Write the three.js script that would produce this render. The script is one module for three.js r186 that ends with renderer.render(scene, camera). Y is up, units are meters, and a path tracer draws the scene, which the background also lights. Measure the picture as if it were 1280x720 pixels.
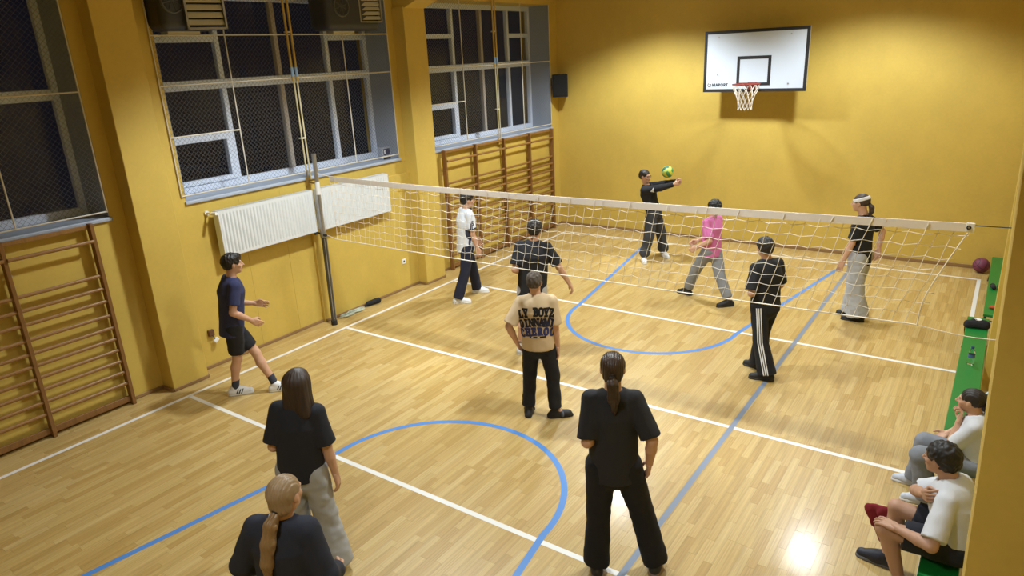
import * as THREE from 'three';
import { mergeGeometries, mergeVertices } from 'three/addons/utils/BufferGeometryUtils.js';
import { RoundedBoxGeometry } from 'three/addons/geometries/RoundedBoxGeometry.js';
import { ImprovedNoise } from 'three/addons/math/ImprovedNoise.js';
import { DecalGeometry } from 'three/addons/geometries/DecalGeometry.js';

// ───────── camera, light, exposure ─────────
const scene = new THREE.Scene();
scene.background = new THREE.Color().setRGB(0.004, 0.004, 0.007);          // night outside the windows
const camera = new THREE.PerspectiveCamera(45.19, 1280 / 720, 0.05, 100);
camera.position.set(7.654, 3.708, 6.316);
camera.rotation.set(THREE.MathUtils.degToRad(-18.536), THREE.MathUtils.degToRad(35.912), THREE.MathUtils.degToRad(-2.859), 'YXZ');
scene.add(camera);
const renderer = new THREE.WebGLRenderer();
renderer.toneMapping = THREE.LinearToneMapping;
renderer.toneMappingExposure = 1.06;
renderer.shadowMap.enabled = true;
const LAMP = { intensity: 95, color: new THREE.Color().setRGB(0.90, 0.975, 1.0), angle: THREE.MathUtils.degToRad(65), penumbra: 0.3, y: 5.13 };
const LAMP_SPOTS = [[2.1, -4.8, 1.05], [5.7, -4.95, 0.74], [2.1, 0.5, 1.05], [5.7, 0.5, 0.8], [5.7, 5.9, 0.36]];   // x, z, share of the nominal output: the bench-side row burns weaker, the lamp by the gallery is dimmed

// ───────── helpers ─────────
const V = (x, y, z) => new THREE.Vector3(x, y, z);
let seed = 1234567;
const rnd = () => { seed |= 0; seed = seed + 0x6D2B79F5 | 0; let t = Math.imul(seed ^ seed >>> 15, 1 | seed); t = t + Math.imul(t ^ t >>> 7, 61 | t) ^ t; return ((t ^ t >>> 14) >>> 0) / 4294967296; };
const rr = (a, b) => a + (b - a) * rnd();
const names = {};
const numbered = n => { const k = names[n] = (names[n] ?? -1) + 1; return k ? `${n}_${String(k).padStart(3, '0')}` : n; };
const L = (r, g, b) => new THREE.Color().setRGB(r, g, b);
const S = hex => new THREE.Color(hex);
const perlin = new ImprovedNoise();
const noise = (x, y, z) => perlin.noise(x + 37.3, y + 11.7, z + 71.1);

function mat(color, roughness = 0.8, extra = {}) { return new THREE.MeshStandardMaterial({ color, roughness, ...extra }); }
function mesh(name, geo, material, parent) {
  const m = new THREE.Mesh(geo, material); m.name = name; m.castShadow = m.receiveShadow = true;
  (parent ?? scene).add(m); return m;
}
function thing(name, label, category, pos = [0, 0, 0], group) {
  const g = new THREE.Group(); g.name = numbered(name); g.position.set(...pos); scene.add(g);
  g.userData = { label, category }; if (group) g.userData.group = group; return g;
}
function structure(name, label) { const g = new THREE.Group(); g.name = name; g.userData = { kind: 'structure', label, category: name.split('_')[0] }; scene.add(g); return g; }
// uv in metres from position and face normal
function uvMetres(g, k = 1) {
  if (!g.attributes.normal) g.computeVertexNormals();
  const p = g.attributes.position, n = g.attributes.normal, uv = new Float32Array(p.count * 2);
  for (let i = 0; i < p.count; i++) {
    const ax = Math.abs(n.getX(i)), ay = Math.abs(n.getY(i)), az = Math.abs(n.getZ(i));
    let u, v;
    if (ay >= ax && ay >= az) { u = p.getX(i); v = p.getZ(i); } else if (ax >= az) { u = p.getZ(i); v = p.getY(i); } else { u = p.getX(i); v = p.getY(i); }
    uv[2 * i] = u * k; uv[2 * i + 1] = v * k;
  }
  g.setAttribute('uv', new THREE.BufferAttribute(uv, 2)); return g;
}
const box = (x0, x1, y0, y1, z0, z1) => uvMetres(new THREE.BoxGeometry(x1 - x0, y1 - y0, z1 - z0).translate((x0 + x1) / 2, (y0 + y1) / 2, (z0 + z1) / 2));
const rbox = (w, h, d, r = 0.01, seg = 2) => new RoundedBoxGeometry(w, h, d, seg, r);
function rod(a, b, r, seg = 8, r2 = r) {
  const d = b.clone().sub(a), len = d.length();
  const g = new THREE.CylinderGeometry(r2, r, len, seg, 1);
  g.applyQuaternion(new THREE.Quaternion().setFromUnitVectors(V(0, 1, 0), d.normalize()));
  const m = a.clone().add(b).multiplyScalar(0.5); return g.translate(m.x, m.y, m.z);
}
const tube = (pts, r, seg = 40, rad = 6, closed = false) => new THREE.TubeGeometry(new THREE.CatmullRomCurve3(pts, closed), seg, r, rad, closed);
const join = list => mergeGeometries(list.map(g => g.index ? g.toNonIndexed() : g).map(g => { for (const k of Object.keys(g.attributes)) if (!['position', 'normal', 'uv'].includes(k)) g.deleteAttribute(k); return g; }));
// many thin straight wires in one geometry (3-sided prisms)
function wires(list, r) {
  const P = [], N = [];
  for (const [a, b] of list) {
    const d = b.clone().sub(a).normalize(), u = Math.abs(d.y) < 0.9 ? V(0, 1, 0) : V(1, 0, 0);
    const s = d.clone().cross(u).normalize(), t = d.clone().cross(s).normalize();
    const ring = [0, 1, 2, 3].map(i => { const q = i * Math.PI / 2; return s.clone().multiplyScalar(Math.cos(q)).addScaledVector(t, Math.sin(q)); });
    for (let i = 0; i < 4; i++) {
      const p = ring[i], q = ring[(i + 1) % 4];
      const A = a.clone().addScaledVector(p, r), B = b.clone().addScaledVector(p, r), C = b.clone().addScaledVector(q, r), D = a.clone().addScaledVector(q, r);
      for (const [v, n] of [[A, p], [C, q], [B, p], [A, p], [D, q], [C, q]]) { P.push(v.x, v.y, v.z); N.push(n.x, n.y, n.z); }
    }
  }
  const g = new THREE.BufferGeometry();
  g.setAttribute('position', new THREE.Float32BufferAttribute(P, 3)); g.setAttribute('normal', new THREE.Float32BufferAttribute(N, 3));
  return g;
}
// computed textures
function dataTex(w, h, fn, srgb = true) {
  const d = new Uint8Array(w * h * 4);
  for (let y = 0; y < h; y++) for (let x = 0; x < w; x++) { const c = fn(x, y), i = (y * w + x) * 4; d[i] = c[0]; d[i + 1] = c[1]; d[i + 2] = c[2]; d[i + 3] = c[3] ?? 255; }
  const t = new THREE.DataTexture(d, w, h); t.wrapS = t.wrapT = THREE.RepeatWrapping; t.magFilter = THREE.LinearFilter; t.minFilter = THREE.LinearMipmapLinearFilter; t.generateMipmaps = true;
  if (srgb) t.colorSpace = THREE.SRGBColorSpace; t.needsUpdate = true; return t;
}
// tileable noise: lattice hashed with a period
function hash(x, y, s) { let h = Math.imul(x, 374761393) + Math.imul(y, 668265263) + Math.imul(s, 974634721); h = Math.imul(h ^ h >>> 13, 1274126177); return ((h ^ h >>> 16) >>> 0) / 4294967296; }
function tn(u, v, px, py, s) {
  const x = u * px, y = v * py, xi = Math.floor(x), yi = Math.floor(y), fx = x - xi, fy = y - yi, a = fx * fx * (3 - 2 * fx), b = fy * fy * (3 - 2 * fy);
  const h = (i, j) => hash(((i % px) + px) % px, ((j % py) + py) % py, s);
  return (h(xi, yi) * (1 - a) + h(xi + 1, yi) * a) * (1 - b) + (h(xi, yi + 1) * (1 - a) + h(xi + 1, yi + 1) * a) * b;
}
const grey = v => { const q = Math.max(0, Math.min(255, v * 255)); return [q, q, q]; };
const plasterMap = dataTex(512, 512, (x, y) => { const u = x / 512, v = y / 512; return grey(0.92 + 0.035 * (tn(u, v, 5, 5, 1) - 0.5) + 0.025 * (tn(u, v, 17, 13, 2) - 0.5) + 0.02 * (tn(u, v, 90, 90, 3) - 0.5)); });
const plasterBump = dataTex(512, 512, (x, y) => { const u = x / 512, v = y / 512; return grey(0.5 + 0.5 * (tn(u, v, 40, 40, 7) - 0.5) + 0.4 * (tn(u, v, 160, 160, 8) - 0.5)); }, false);
plasterMap.repeat.set(0.4, 0.4); plasterBump.repeat.set(0.8, 0.8);
const grainMap = dataTex(256, 512, (x, y) => { const u = x / 256, v = y / 512; const g = 0.90 + 0.09 * (tn(u, v, 40, 3, 11) - 0.5) + 0.08 * (tn(u, v, 90, 5, 12) - 0.5) + 0.07 * (tn(u, v, 12, 2, 13) - 0.5); return grey(g); });
const weaveBump = dataTex(128, 128, (x, y) => grey(0.5 + 0.25 * Math.sin(x * Math.PI / 4) * Math.sin(y * Math.PI / 4) + 0.25 * (hash(x, y, 5) - 0.5)), false);
weaveBump.repeat.set(12, 12);

const M = {
  wall: mat(L(0.69, 0.49, 0.10), 0.62, { map: plasterMap, bumpMap: plasterBump, bumpScale: 0.0004 }),
  ceiling: mat(L(0.62, 0.60, 0.55), 0.9),
  trim: mat(L(0.27, 0.155, 0.06), 0.55),
  whiteLine: mat(L(0.74, 0.73, 0.71), 0.35),
  blueLine: mat(L(0.075, 0.22, 0.55), 0.36),
  greyLine: mat(L(0.17, 0.21, 0.29), 0.4),
  frame: mat(L(0.66, 0.73, 0.88), 0.45),
  brownFrame: mat(L(0.42, 0.38, 0.33), 0.6),
  sill: mat(L(0.38, 0.43, 0.53), 0.5),
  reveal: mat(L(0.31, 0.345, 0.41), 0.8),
  guard: mat(L(0.62, 0.58, 0.50), 0.55),
  wire: mat(L(0.11, 0.11, 0.12), 0.7),
  wood: mat(L(0.26, 0.122, 0.036), 0.42, { map: grainMap }),
  rung: mat(L(0.33, 0.165, 0.05), 0.38, { map: grainMap }),
  radiator: mat(L(0.70, 0.73, 0.76), 0.35),
  darkSteel: mat(L(0.10, 0.105, 0.115), 0.38, { metalness: 0.7 }),
  steel: mat(L(0.42, 0.43, 0.46), 0.3, { metalness: 0.85 }),
  brass: mat(L(0.6, 0.5, 0.3), 0.35, { metalness: 0.7 }),
  black: mat(L(0.012, 0.012, 0.014), 0.6),
  softBlack: mat(L(0.014, 0.014, 0.017), 0.95),
  white: mat(L(0.8, 0.8, 0.8), 0.5),
  pipe: mat(L(0.50, 0.33, 0.07), 0.5),
  cream: mat(L(0.52, 0.45, 0.27), 0.5),
  blueTape: mat(L(0.25, 0.4, 0.65), 0.6),
  green: mat(L(0.006, 0.17, 0.028), 0.4),
  cord: mat(L(0.82, 0.76, 0.66), 0.8),
};
const glass = new THREE.MeshPhysicalMaterial({ color: 0xffffff, transmission: 1, thickness: 0, roughness: 0.02, ior: 1.5, specularIntensity: 0.32 });

// ───────── floor ─────────
const X0 = -0.5, X1 = 8.02, ZB = -7.0, ZF = 7.2;
const COURT_W = 7.592, ATT = 2.5, END = 6.375;
{
  const floor = structure('floor', 'glossy wooden parquet floor of the sports hall with court lines');
  mesh('subfloor', box(X0 - 0.7, X1 + 0.3, -0.12, -0.0125, ZB - 0.2, ZF + 0.2), mat(L(0.12, 0.06, 0.025), 0.8), floor);
  const W = 0.07, gap = 0.0009, H = 0.012;
  const tones = [[0.56, 0.38, 0.132], [0.585, 0.405, 0.145], [0.50, 0.322, 0.10], [0.615, 0.437, 0.175], [0.57, 0.385, 0.138], [0.525, 0.346, 0.113], [0.60, 0.417, 0.157]];
  const floorProps = { roughness: 0.42, map: grainMap, clearcoat: 0.32, clearcoatRoughness: 0.17 };
  const toneMats = tones.map(t => new THREE.MeshPhysicalMaterial({ color: L(...t), ...floorProps }));
  const lens = [0.34, 0.42, 0.50, 0.56];
  const strips = [];
  for (let x = X0 + 0.0; x < X1 - 0.01; x += W) {
    let z = ZB - rr(0, 0.5);
    while (z < ZF) { const li = Math.floor(rnd() * 4), tl = Math.floor(rnd() * 7); strips.push({ x: x + W / 2, z: z + lens[li] / 2, li, tl, s: rnd() }); z += lens[li]; }
  }
  // the 300 strips that show largest: nearest to the camera inside its view
  camera.updateMatrixWorld(); camera.updateProjectionMatrix();
  const pv = new THREE.Matrix4().multiplyMatrices(camera.projectionMatrix, camera.matrixWorldInverse);
  for (const s of strips) { const p = V(s.x, 0, s.z).applyMatrix4(pv); const d = V(s.x, 0, s.z).distanceTo(camera.position); s.d = (Math.abs(p.x) < 0.98 && Math.abs(p.y) < 0.98) ? d : 1e3; }
  const near = new Set([...strips].sort((a, b) => a.d - b.d).slice(0, 300));
  // shared geometries: 4 lengths x 3 cuts of grain
  const geos = lens.map(l => [0, 1, 2].map(k => { const g = new THREE.BoxGeometry(W - gap, H, l - gap); const uv = g.attributes.uv; for (let i = 0; i < uv.count; i++) uv.setXY(i, k * 0.31 + uv.getX(i) * 0.28, k * 0.17 + uv.getY(i) * l); return g; }));
  for (const s of near) mesh('floor_strip', geos[s.li][Math.floor(s.s * 3)], toneMats[s.tl], floor).position.set(s.x, -H / 2, s.z);
  const byTone = tones.map(() => []);
  const rest = { P: [], N: [], U: [], C: [], I: [] };
  for (const s of strips) {
    if (near.has(s)) continue;
    const g = geos[s.li][Math.floor(s.s * 3)], b = rest.P.length / 3, p = g.attributes.position, n = g.attributes.normal, u = g.attributes.uv;
    for (let i = 0; i < p.count; i++) { rest.P.push(p.getX(i) + s.x, p.getY(i) - H / 2, p.getZ(i) + s.z); rest.N.push(n.getX(i), n.getY(i), n.getZ(i)); rest.U.push(u.getX(i), u.getY(i)); rest.C.push(...tones[s.tl]); }
    for (let i = 0; i < g.index.count; i++) rest.I.push(g.index.getX(i) + b);
  }
  const rg = new THREE.BufferGeometry();
  rg.setAttribute('position', new THREE.Float32BufferAttribute(rest.P, 3)); rg.setAttribute('normal', new THREE.Float32BufferAttribute(rest.N, 3));
  rg.setAttribute('uv', new THREE.Float32BufferAttribute(rest.U, 2)); rg.setAttribute('color', new THREE.Float32BufferAttribute(rest.C, 3)); rg.setIndex(rest.I);
  const rm = mesh('floor_strips', rg, new THREE.MeshPhysicalMaterial({ ...floorProps, vertexColors: true }), floor); rm.userData.kind = 'stuff';
  // painted court lines
  const T = 0.0007, hw = 0.026;
  const line = (n, m, x0, x1, z0, z1, lift = 0) => mesh(n, box(Math.min(x0, x1), Math.max(x0, x1), 0.0001 + lift, T + lift, Math.min(z0, z1), Math.max(z0, z1)), m, floor);
  for (const x of [0, COURT_W]) line('white_side_line', M.whiteLine, x - hw, x + hw, -END, ZF - 0.8);
  line('white_end_line', M.whiteLine, -hw, COURT_W + hw, -END - hw, -END + hw);
  for (const z of [-ATT, 0, ATT]) line(z ? 'white_attack_line' : 'white_centre_line', M.whiteLine, 0, COURT_W, z - hw, z + hw);
  line('grey_line', M.greyLine, 5.762 - hw, 5.762 + hw, -END + 0.02, ZF - 0.8, 0.0003);
  // blue free-throw keys: trapezoid legs and a half circle
  const cx = 3.80, R = 1.22;
  for (const s of [-1, 1]) {
    const zc = s * 2.42;
    const sh = new THREE.Shape(); sh.absarc(0, 0, R + 0.029, 0, Math.PI); sh.absarc(0, 0, R - 0.029, Math.PI, 0, true);
    const g = new THREE.ExtrudeGeometry(sh, { depth: T, bevelEnabled: false, curveSegments: 56 }).rotateX(-Math.PI / 2);
    if (s < 0) g.rotateY(Math.PI);
    mesh('blue_key_arc', g.translate(cx, 0.0003, zc), M.blueLine, floor);
    for (const q of [-1, 1]) {
      const a = V(cx + q * R, 0, zc), b = V(cx + q * (R + 0.62), 0, s * (END - 0.02)), d = b.clone().sub(a), len = d.length();
      const g2 = new THREE.BoxGeometry(0.058, T, len).rotateY(Math.atan2(d.x, d.z)).translate((a.x + b.x) / 2, 0.0003 + T / 2, (a.z + b.z) / 2);
      mesh('blue_key_line', g2, M.blueLine, floor);
    }
  }
}

// ───────── walls, piers, roof ─────────
const WIN = [{ z0: 2.70, z1: 5.9, mull: [3.62, 4.54, 5.2], brown: 4.54, cas: 5.2 }, { z0: -1.97, z1: 1.78, mull: [0.68, -0.25, -1.15], brown: -0.25 }, { z0: -6.7, z1: -2.85, mull: [-4.14, -5.01, -5.9], brown: -5.01 }];
const SILL = 2.2, WTOP = 4.66;
const roofY = x => 5.6;
{
  const w = structure('wall_left', 'yellow painted window wall of the sports hall');
  const bx = -1.2;
  mesh('lower_wall', box(bx, X0, 0, SILL - 0.04, ZB - 0.2, ZF + 0.2), M.wall, w);
  mesh('upper_wall', box(bx, X0, WTOP, 5.6, ZB - 0.2, ZF + 0.2), M.wall, w);
  for (const [a, b] of [[ZB - 0.2, WIN[2].z0], [WIN[2].z1, WIN[1].z0], [WIN[1].z1, WIN[0].z0], [WIN[0].z1, ZF + 0.2]]) mesh('wall_between_windows', box(bx, X0, SILL - 0.04, WTOP, a, b), M.wall, w);
  mesh('wall_panel', box(X0, -0.45, 0, 1.95, -2.12, 0.0), M.wall, structure('trim_5', 'slightly raised yellow wall panel behind the net post'));
  // thin joints of the boarded panel under the first radiator
  for (const z of [0.42, 1.06]) mesh('panel_batten', box(X0, X0 + 0.003, 0.05, 2.1, z - 0.006, z + 0.006), M.wall, w);
  for (const [a, b] of [[2.08, 2.53], [-2.6, -2.12]]) {
    const sh = new THREE.Shape([[0, 0], [0.235, 0], [0.235, 4.5], [0, 4.5]].map(p => new THREE.Vector2(...p)));
    mesh('pier', uvMetres(new THREE.ExtrudeGeometry(sh, { depth: b - a, bevelEnabled: true, bevelSize: 0.006, bevelThickness: 0.006, bevelSegments: 1 }).translate(X0, 0, a)), M.wall, structure('trim_' + (a > 0 ? 1 : 2), a > 0 ? 'broad yellow pier between the windows beside the wall bars' : 'yellow pier between the radiator wall and the corner window'));
  }
  const far = structure('wall_back', 'plain yellow end wall behind the basketball hoop');
  mesh('wall_face', box(-1.2, X1 + 0.3, 0, 5.6, ZB - 0.2, ZB), M.wall, far);
  const right = structure('wall_right', 'yellow side wall behind the green benches');
  mesh('wall_face', box(X1, X1 + 0.25, 0, 5.6, ZB, ZF), M.wall, right);
  // side wall piers, the one by the spectators swelling towards its top
  const pier = (a, b, xb, xt) => {
    const sh = new THREE.Shape([[X1, 0], [xb, 0], [xt, 4.5], [X1, 4.5]].map(p => new THREE.Vector2(...p)));
    mesh('pier', uvMetres(new THREE.ExtrudeGeometry(sh, { depth: b - a, bevelEnabled: false }).translate(0, 0, a)), M.wall, structure('trim_' + (a > 0 ? 4 : 3), a > 0 ? 'yellow pier hiding the backs of the seated spectators' : 'yellow pier behind the long bench'));
  };
  pier(-2.6, -2.12, 7.80, 7.78); pier(2.1, 3.1, 7.825, 7.672);
  const front = structure('wall_front', 'yellow end wall behind the viewer');
  mesh('wall_face', box(-1.2, X1 + 0.3, 0, 5.6, ZF, ZF + 0.2), M.wall, front);
  const c = structure('ceiling', 'pale flat ceiling of the sports hall');
  mesh('ceiling_slab', box(-1.3, X1 + 0.3, 5.6, 5.8, ZB - 0.2, ZF + 0.2), M.ceiling, c);
  for (const z of [-2.6, 2.08]) {
    const sh = new THREE.Shape([[-0.5, 4.40], [-0.265, 4.48], [1.9, 5.25], [5.6, 5.25], [7.79, 4.48], [8.02, 4.40], [8.02, 5.6], [-0.5, 5.6]].map(p => new THREE.Vector2(...p)));
    mesh('rafter', uvMetres(new THREE.ExtrudeGeometry(sh, { depth: 0.46, bevelEnabled: false }).translate(0, 0, z)), M.wall, structure(z < 0 ? 'trim_6' : 'trim_7', z < 0 ? 'yellow ceiling beam springing from the pier by the corner window' : 'yellow ceiling beam springing from the broad pier'));
  }
  // skirting
  const bl = structure('baseboard_left', 'narrow brown skirting along the window wall');
  const sk = (x0, x1, z0, z1) => mesh('skirting', new RoundedBoxGeometry(x1 - x0, 0.045, z1 - z0, 1, 0.008).translate((x0 + x1) / 2, 0.0225, (z0 + z1) / 2), M.trim, bl);
  sk(X0, X0 + 0.018, 2.545, ZF); sk(X0, X0 + 0.018, 0.0, 2.065); sk(-0.45, -0.432, -2.11, -0.02); sk(X0, X0 + 0.018, ZB + 0.02, -2.615);
  for (const [a, b] of [[2.07, 2.54], [-2.61, -2.11]]) { sk(-0.262, -0.246, a, b); sk(X0 + 0.02, -0.262, a - 0.016, a); sk(X0 + 0.02, -0.262, b, b + 0.016); }
  const bb = structure('baseboard_back', 'narrow brown skirting along the end wall');
  mesh('skirting', new RoundedBoxGeometry(X1 - X0, 0.06, 0.018, 1, 0.008).translate((X0 + X1) / 2, 0.03, ZB + 0.009), M.trim, bb);
}

// ───────── windows with deep reveals and wire guards ─────────
WIN.forEach((w, wi) => {
  const g = structure('window_' + (wi + 1), ['large dark window above the wall bars beside the broad pier, under a wire guard', 'large dark window above the radiators with two fan heaters', 'large dark window above the wall bars in the hall corner'][wi]);
  const fx0 = -1.06, fx1 = -0.98, zs = [w.z1, ...w.mull, w.z0];
  const fb = (n, y0, y1, z0, z1, m = M.frame, a = fx0, b = fx1) => mesh(n, new RoundedBoxGeometry(b - a, y1 - y0, Math.abs(z1 - z0), 1, 0.008).translate((a + b) / 2, (y0 + y1) / 2, (z0 + z1) / 2), m, g);
  fb('bottom_rail', SILL, SILL + 0.09, w.z0, w.z1); fb('top_rail', WTOP - 0.09, WTOP, w.z0, w.z1);
  fb('side_stile', SILL + 0.09, WTOP - 0.09, w.z0, w.z0 + 0.075); fb('side_stile', SILL + 0.09, WTOP - 0.09, w.z1 - 0.075, w.z1);
  fb('transom', 3.48, 3.60, w.z0 + 0.075, w.z1 - 0.075, M.frame, fx0, fx1 + 0.015);
  for (const z of w.mull) for (const [a, b] of [[SILL + 0.09, 3.48], [3.60, WTOP - 0.09]]) fb('mullion', a, b, z - 0.035, z + 0.035, z === w.brown ? M.brownFrame : M.frame);
  for (let i = 0; i < 4; i++) for (const [y0, y1] of [[SILL + 0.09, 3.48], [3.60, WTOP - 0.09]])
    mesh('pane', box(-1.03, -1.024, y0 - 0.01, y1 + 0.01, Math.min(zs[i], zs[i + 1]) + 0.02, Math.max(zs[i], zs[i + 1]) - 0.02), glass, g);
  // small hopper sash low in the first bay
  const [ca, cb] = wi === 0 ? [2.775, 3.585] : [w.mull[0] + 0.035, w.z1 - 0.075], cz0 = ca, cz1 = cb;
  if (wi) {
    fb('sash_rail', 2.83, 2.92, cz0, cz1, M.frame, -1.05, -0.965); fb('sash_rail', SILL + 0.09, SILL + 0.15, cz0, cz1, M.frame, -1.05, -0.965);
    fb('sash_stile', SILL + 0.15, 2.83, cz0, cz0 + 0.07, M.frame, -1.05, -0.965); fb('sash_stile', SILL + 0.15, 2.83, cz1 - 0.07, cz1, M.frame, -1.05, -0.965);
    for (const b of [0, 3]) fb('upper_rail', 4.06, 4.14, Math.min(zs[b], zs[b + 1]) + 0.035, Math.max(zs[b], zs[b + 1]) - 0.035);
  }
  // sill slab and plastered reveals
  mesh('sill', new RoundedBoxGeometry(0.64, 0.045, w.z1 - w.z0 + 0.04, 1, 0.012).translate(-0.79, SILL - 0.018, (w.z0 + w.z1) / 2), M.sill, g);
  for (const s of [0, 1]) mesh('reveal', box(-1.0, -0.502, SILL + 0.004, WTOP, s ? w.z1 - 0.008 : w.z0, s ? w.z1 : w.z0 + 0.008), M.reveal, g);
  // guard: steel frame in the wall plane and a diamond wire mesh
  const gx = -0.486, gr = 0.009, ga = w.z0 + 0.02, gb = w.z1 + 0.05;
  const bar = (n, a, b) => mesh(n, rod(a, b, gr, 6), M.guard, g);
  for (const y of wi === 1 ? [SILL + 0.07, 3.56, 4.12] : [SILL + 0.07, 3.56]) bar('guard_rail', V(gx, y, ga), V(gx, y, gb));
  const gz = [[ga, gb, 3.63], [ga, gb, 0.88, -1.03], [ga, gb, -3.77, -5.64]][wi];
  for (const z of gz) bar('guard_upright', V(gx, SILL + 0.06, z), V(gx, WTOP, z));
  if (wi) { const z0 = wi === 1 ? 0.88 : -3.77; bar('guard_rail', V(gx, 2.97, z0), V(gx, 2.97, gb)); }
  const list = [], y0 = SILL + 0.07, y1 = WTOP, p = 0.058;
  const H = y1 - y0, Wd = gb - ga;
  for (let c = -H; c < Wd; c += p) {
    const t0 = Math.max(0, -c), t1 = Math.min(H, Wd - c);
    if (t1 > t0) { list.push([V(gx - 0.004, y0 + t0, ga + c + t0), V(gx - 0.004, y0 + t1, ga + c + t1)]); list.push([V(gx - 0.006, y0 + t0, gb - c - t0), V(gx - 0.006, y0 + t1, gb - c - t1)]); }
  }
  mesh('guard_mesh', wires(list, 0.0014), M.wire, g).userData.kind = 'stuff';
});

// window opener rods / pipes in front of the guards
function pipePair(z, label) {
  const t = thing('riser_pipe', label, 'pipe', [-0.45, 0, z]);
  for (const dz of [0.028, -0.028]) {
    mesh('pipe', rod(V(0, 2.14, dz), V(0, 3.52, dz), 0.012, 10), M.cream, t);
    mesh('painted_pipe', rod(V(0, 3.52, dz * 1.3), V(0, 4.9, dz * 1.3), 0.016, 10), M.pipe, t);
    mesh('tape_wrap', rod(V(0, 3.58, dz * 1.2), V(0, 3.70, dz * 1.2), 0.020, 10), M.blueTape, t);
  }
  mesh('foot_bracket', new RoundedBoxGeometry(0.05, 0.12, 0.09, 1, 0.008).translate(-0.02, 2.14, 0), M.pipe, t);
  for (const y of [2.75, 4.15]) mesh('clip', new RoundedBoxGeometry(0.06, 0.02, 0.09, 1, 0.005).translate(-0.02, y, 0), M.guard, t);
}
pipePair(-0.07, 'pair of yellow and cream riser pipes in front of the window over the radiators');
pipePair(-4.72, 'pair of cream riser pipes in front of the corner window');

// ───────── fan heaters at the top of the middle window ─────────
function fanHeater(z, turn, label, louverMat, dark, wide, outPos, outTurn, outScale) {
  const t = thing('fan_heater', label, 'heater', [-0.40, 4.14, z], 'fan heaters hung at the top of the window'); t.rotation.y = turn;
  mesh('casing', new RoundedBoxGeometry(0.42, 0.62, wide, 4, 0.09).translate(0, 0.33, 0), dark, t);
  const sh = new THREE.Shape(); sh.moveTo(-0.2, -0.19); sh.lineTo(0.2, -0.19); sh.lineTo(0.2, 0.19); sh.lineTo(-0.2, 0.19); sh.lineTo(-0.2, -0.19);
  const fr = join([[-0.20, 0, 0.02, 0.42], [0.20, 0, 0.02, 0.42], [0, 0.2, 0.42, 0.02], [0, -0.2, 0.42, 0.02]].map(([x, y, w, h]) => new THREE.BoxGeometry(w, h, 0.11).translate(x, y, 0)));
  const out = new THREE.Group(); out.name = 'outlet'; t.add(out); out.position.set(...outPos); out.rotation.set(0, outTurn, 0); out.scale.setScalar(outScale);
  const f = mesh('outlet_frame', fr, M.steel, out);
  for (let i = 0; i < 5; i++) { const l = mesh('louver', new RoundedBoxGeometry(0.375, 0.062, 0.012, 1, 0.004), louverMat, out); l.position.set(0, -0.14 + i * 0.075, 0.02); l.rotation.x = -0.45; }
  mesh('outlet_back', new THREE.BoxGeometry(0.4, 0.4, 0.01).translate(0, 0, -0.045), M.black, out);
  const ringG = new THREE.TorusGeometry(0.13, 0.014, 8, 28); mesh('fan_ring', ringG.rotateY(Math.PI / 2).translate(0.212, 0.33, 0.24), M.darkSteel, t);
  for (let i = 0; i < 4; i++) { const a = i * Math.PI / 4 + 0.3; mesh('fan_spoke', rod(V(0.214, 0.33 + 0.13 * Math.cos(a), 0.24 + 0.13 * Math.sin(a)), V(0.214, 0.33 - 0.13 * Math.cos(a), 0.24 - 0.13 * Math.sin(a)), 0.005, 6), M.darkSteel, t); }
  mesh('wall_bracket', new THREE.BoxGeometry(0.16, 0.03, 0.4).translate(-0.13, 0.005, 0), M.guard, t);
}
const heaterDark = mat(L(0.03, 0.031, 0.04), 0.5);
fanHeater(1.42, 0.0, 'dark fan heater with a boxy beige louvered outlet by the broad pier', mat(L(0.55, 0.51, 0.40), 0.5), heaterDark, 0.78, [0.255, 0.25, -0.10], 1.35, 1.08);
fanHeater(-1.05, 0.0, 'dark rounded fan heater with narrow beige louvers over the small control unit', mat(L(0.55, 0.51, 0.40), 0.5), heaterDark, 1.0, [0.215, 0.30, -0.28], 1.3, 0.85);

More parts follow.
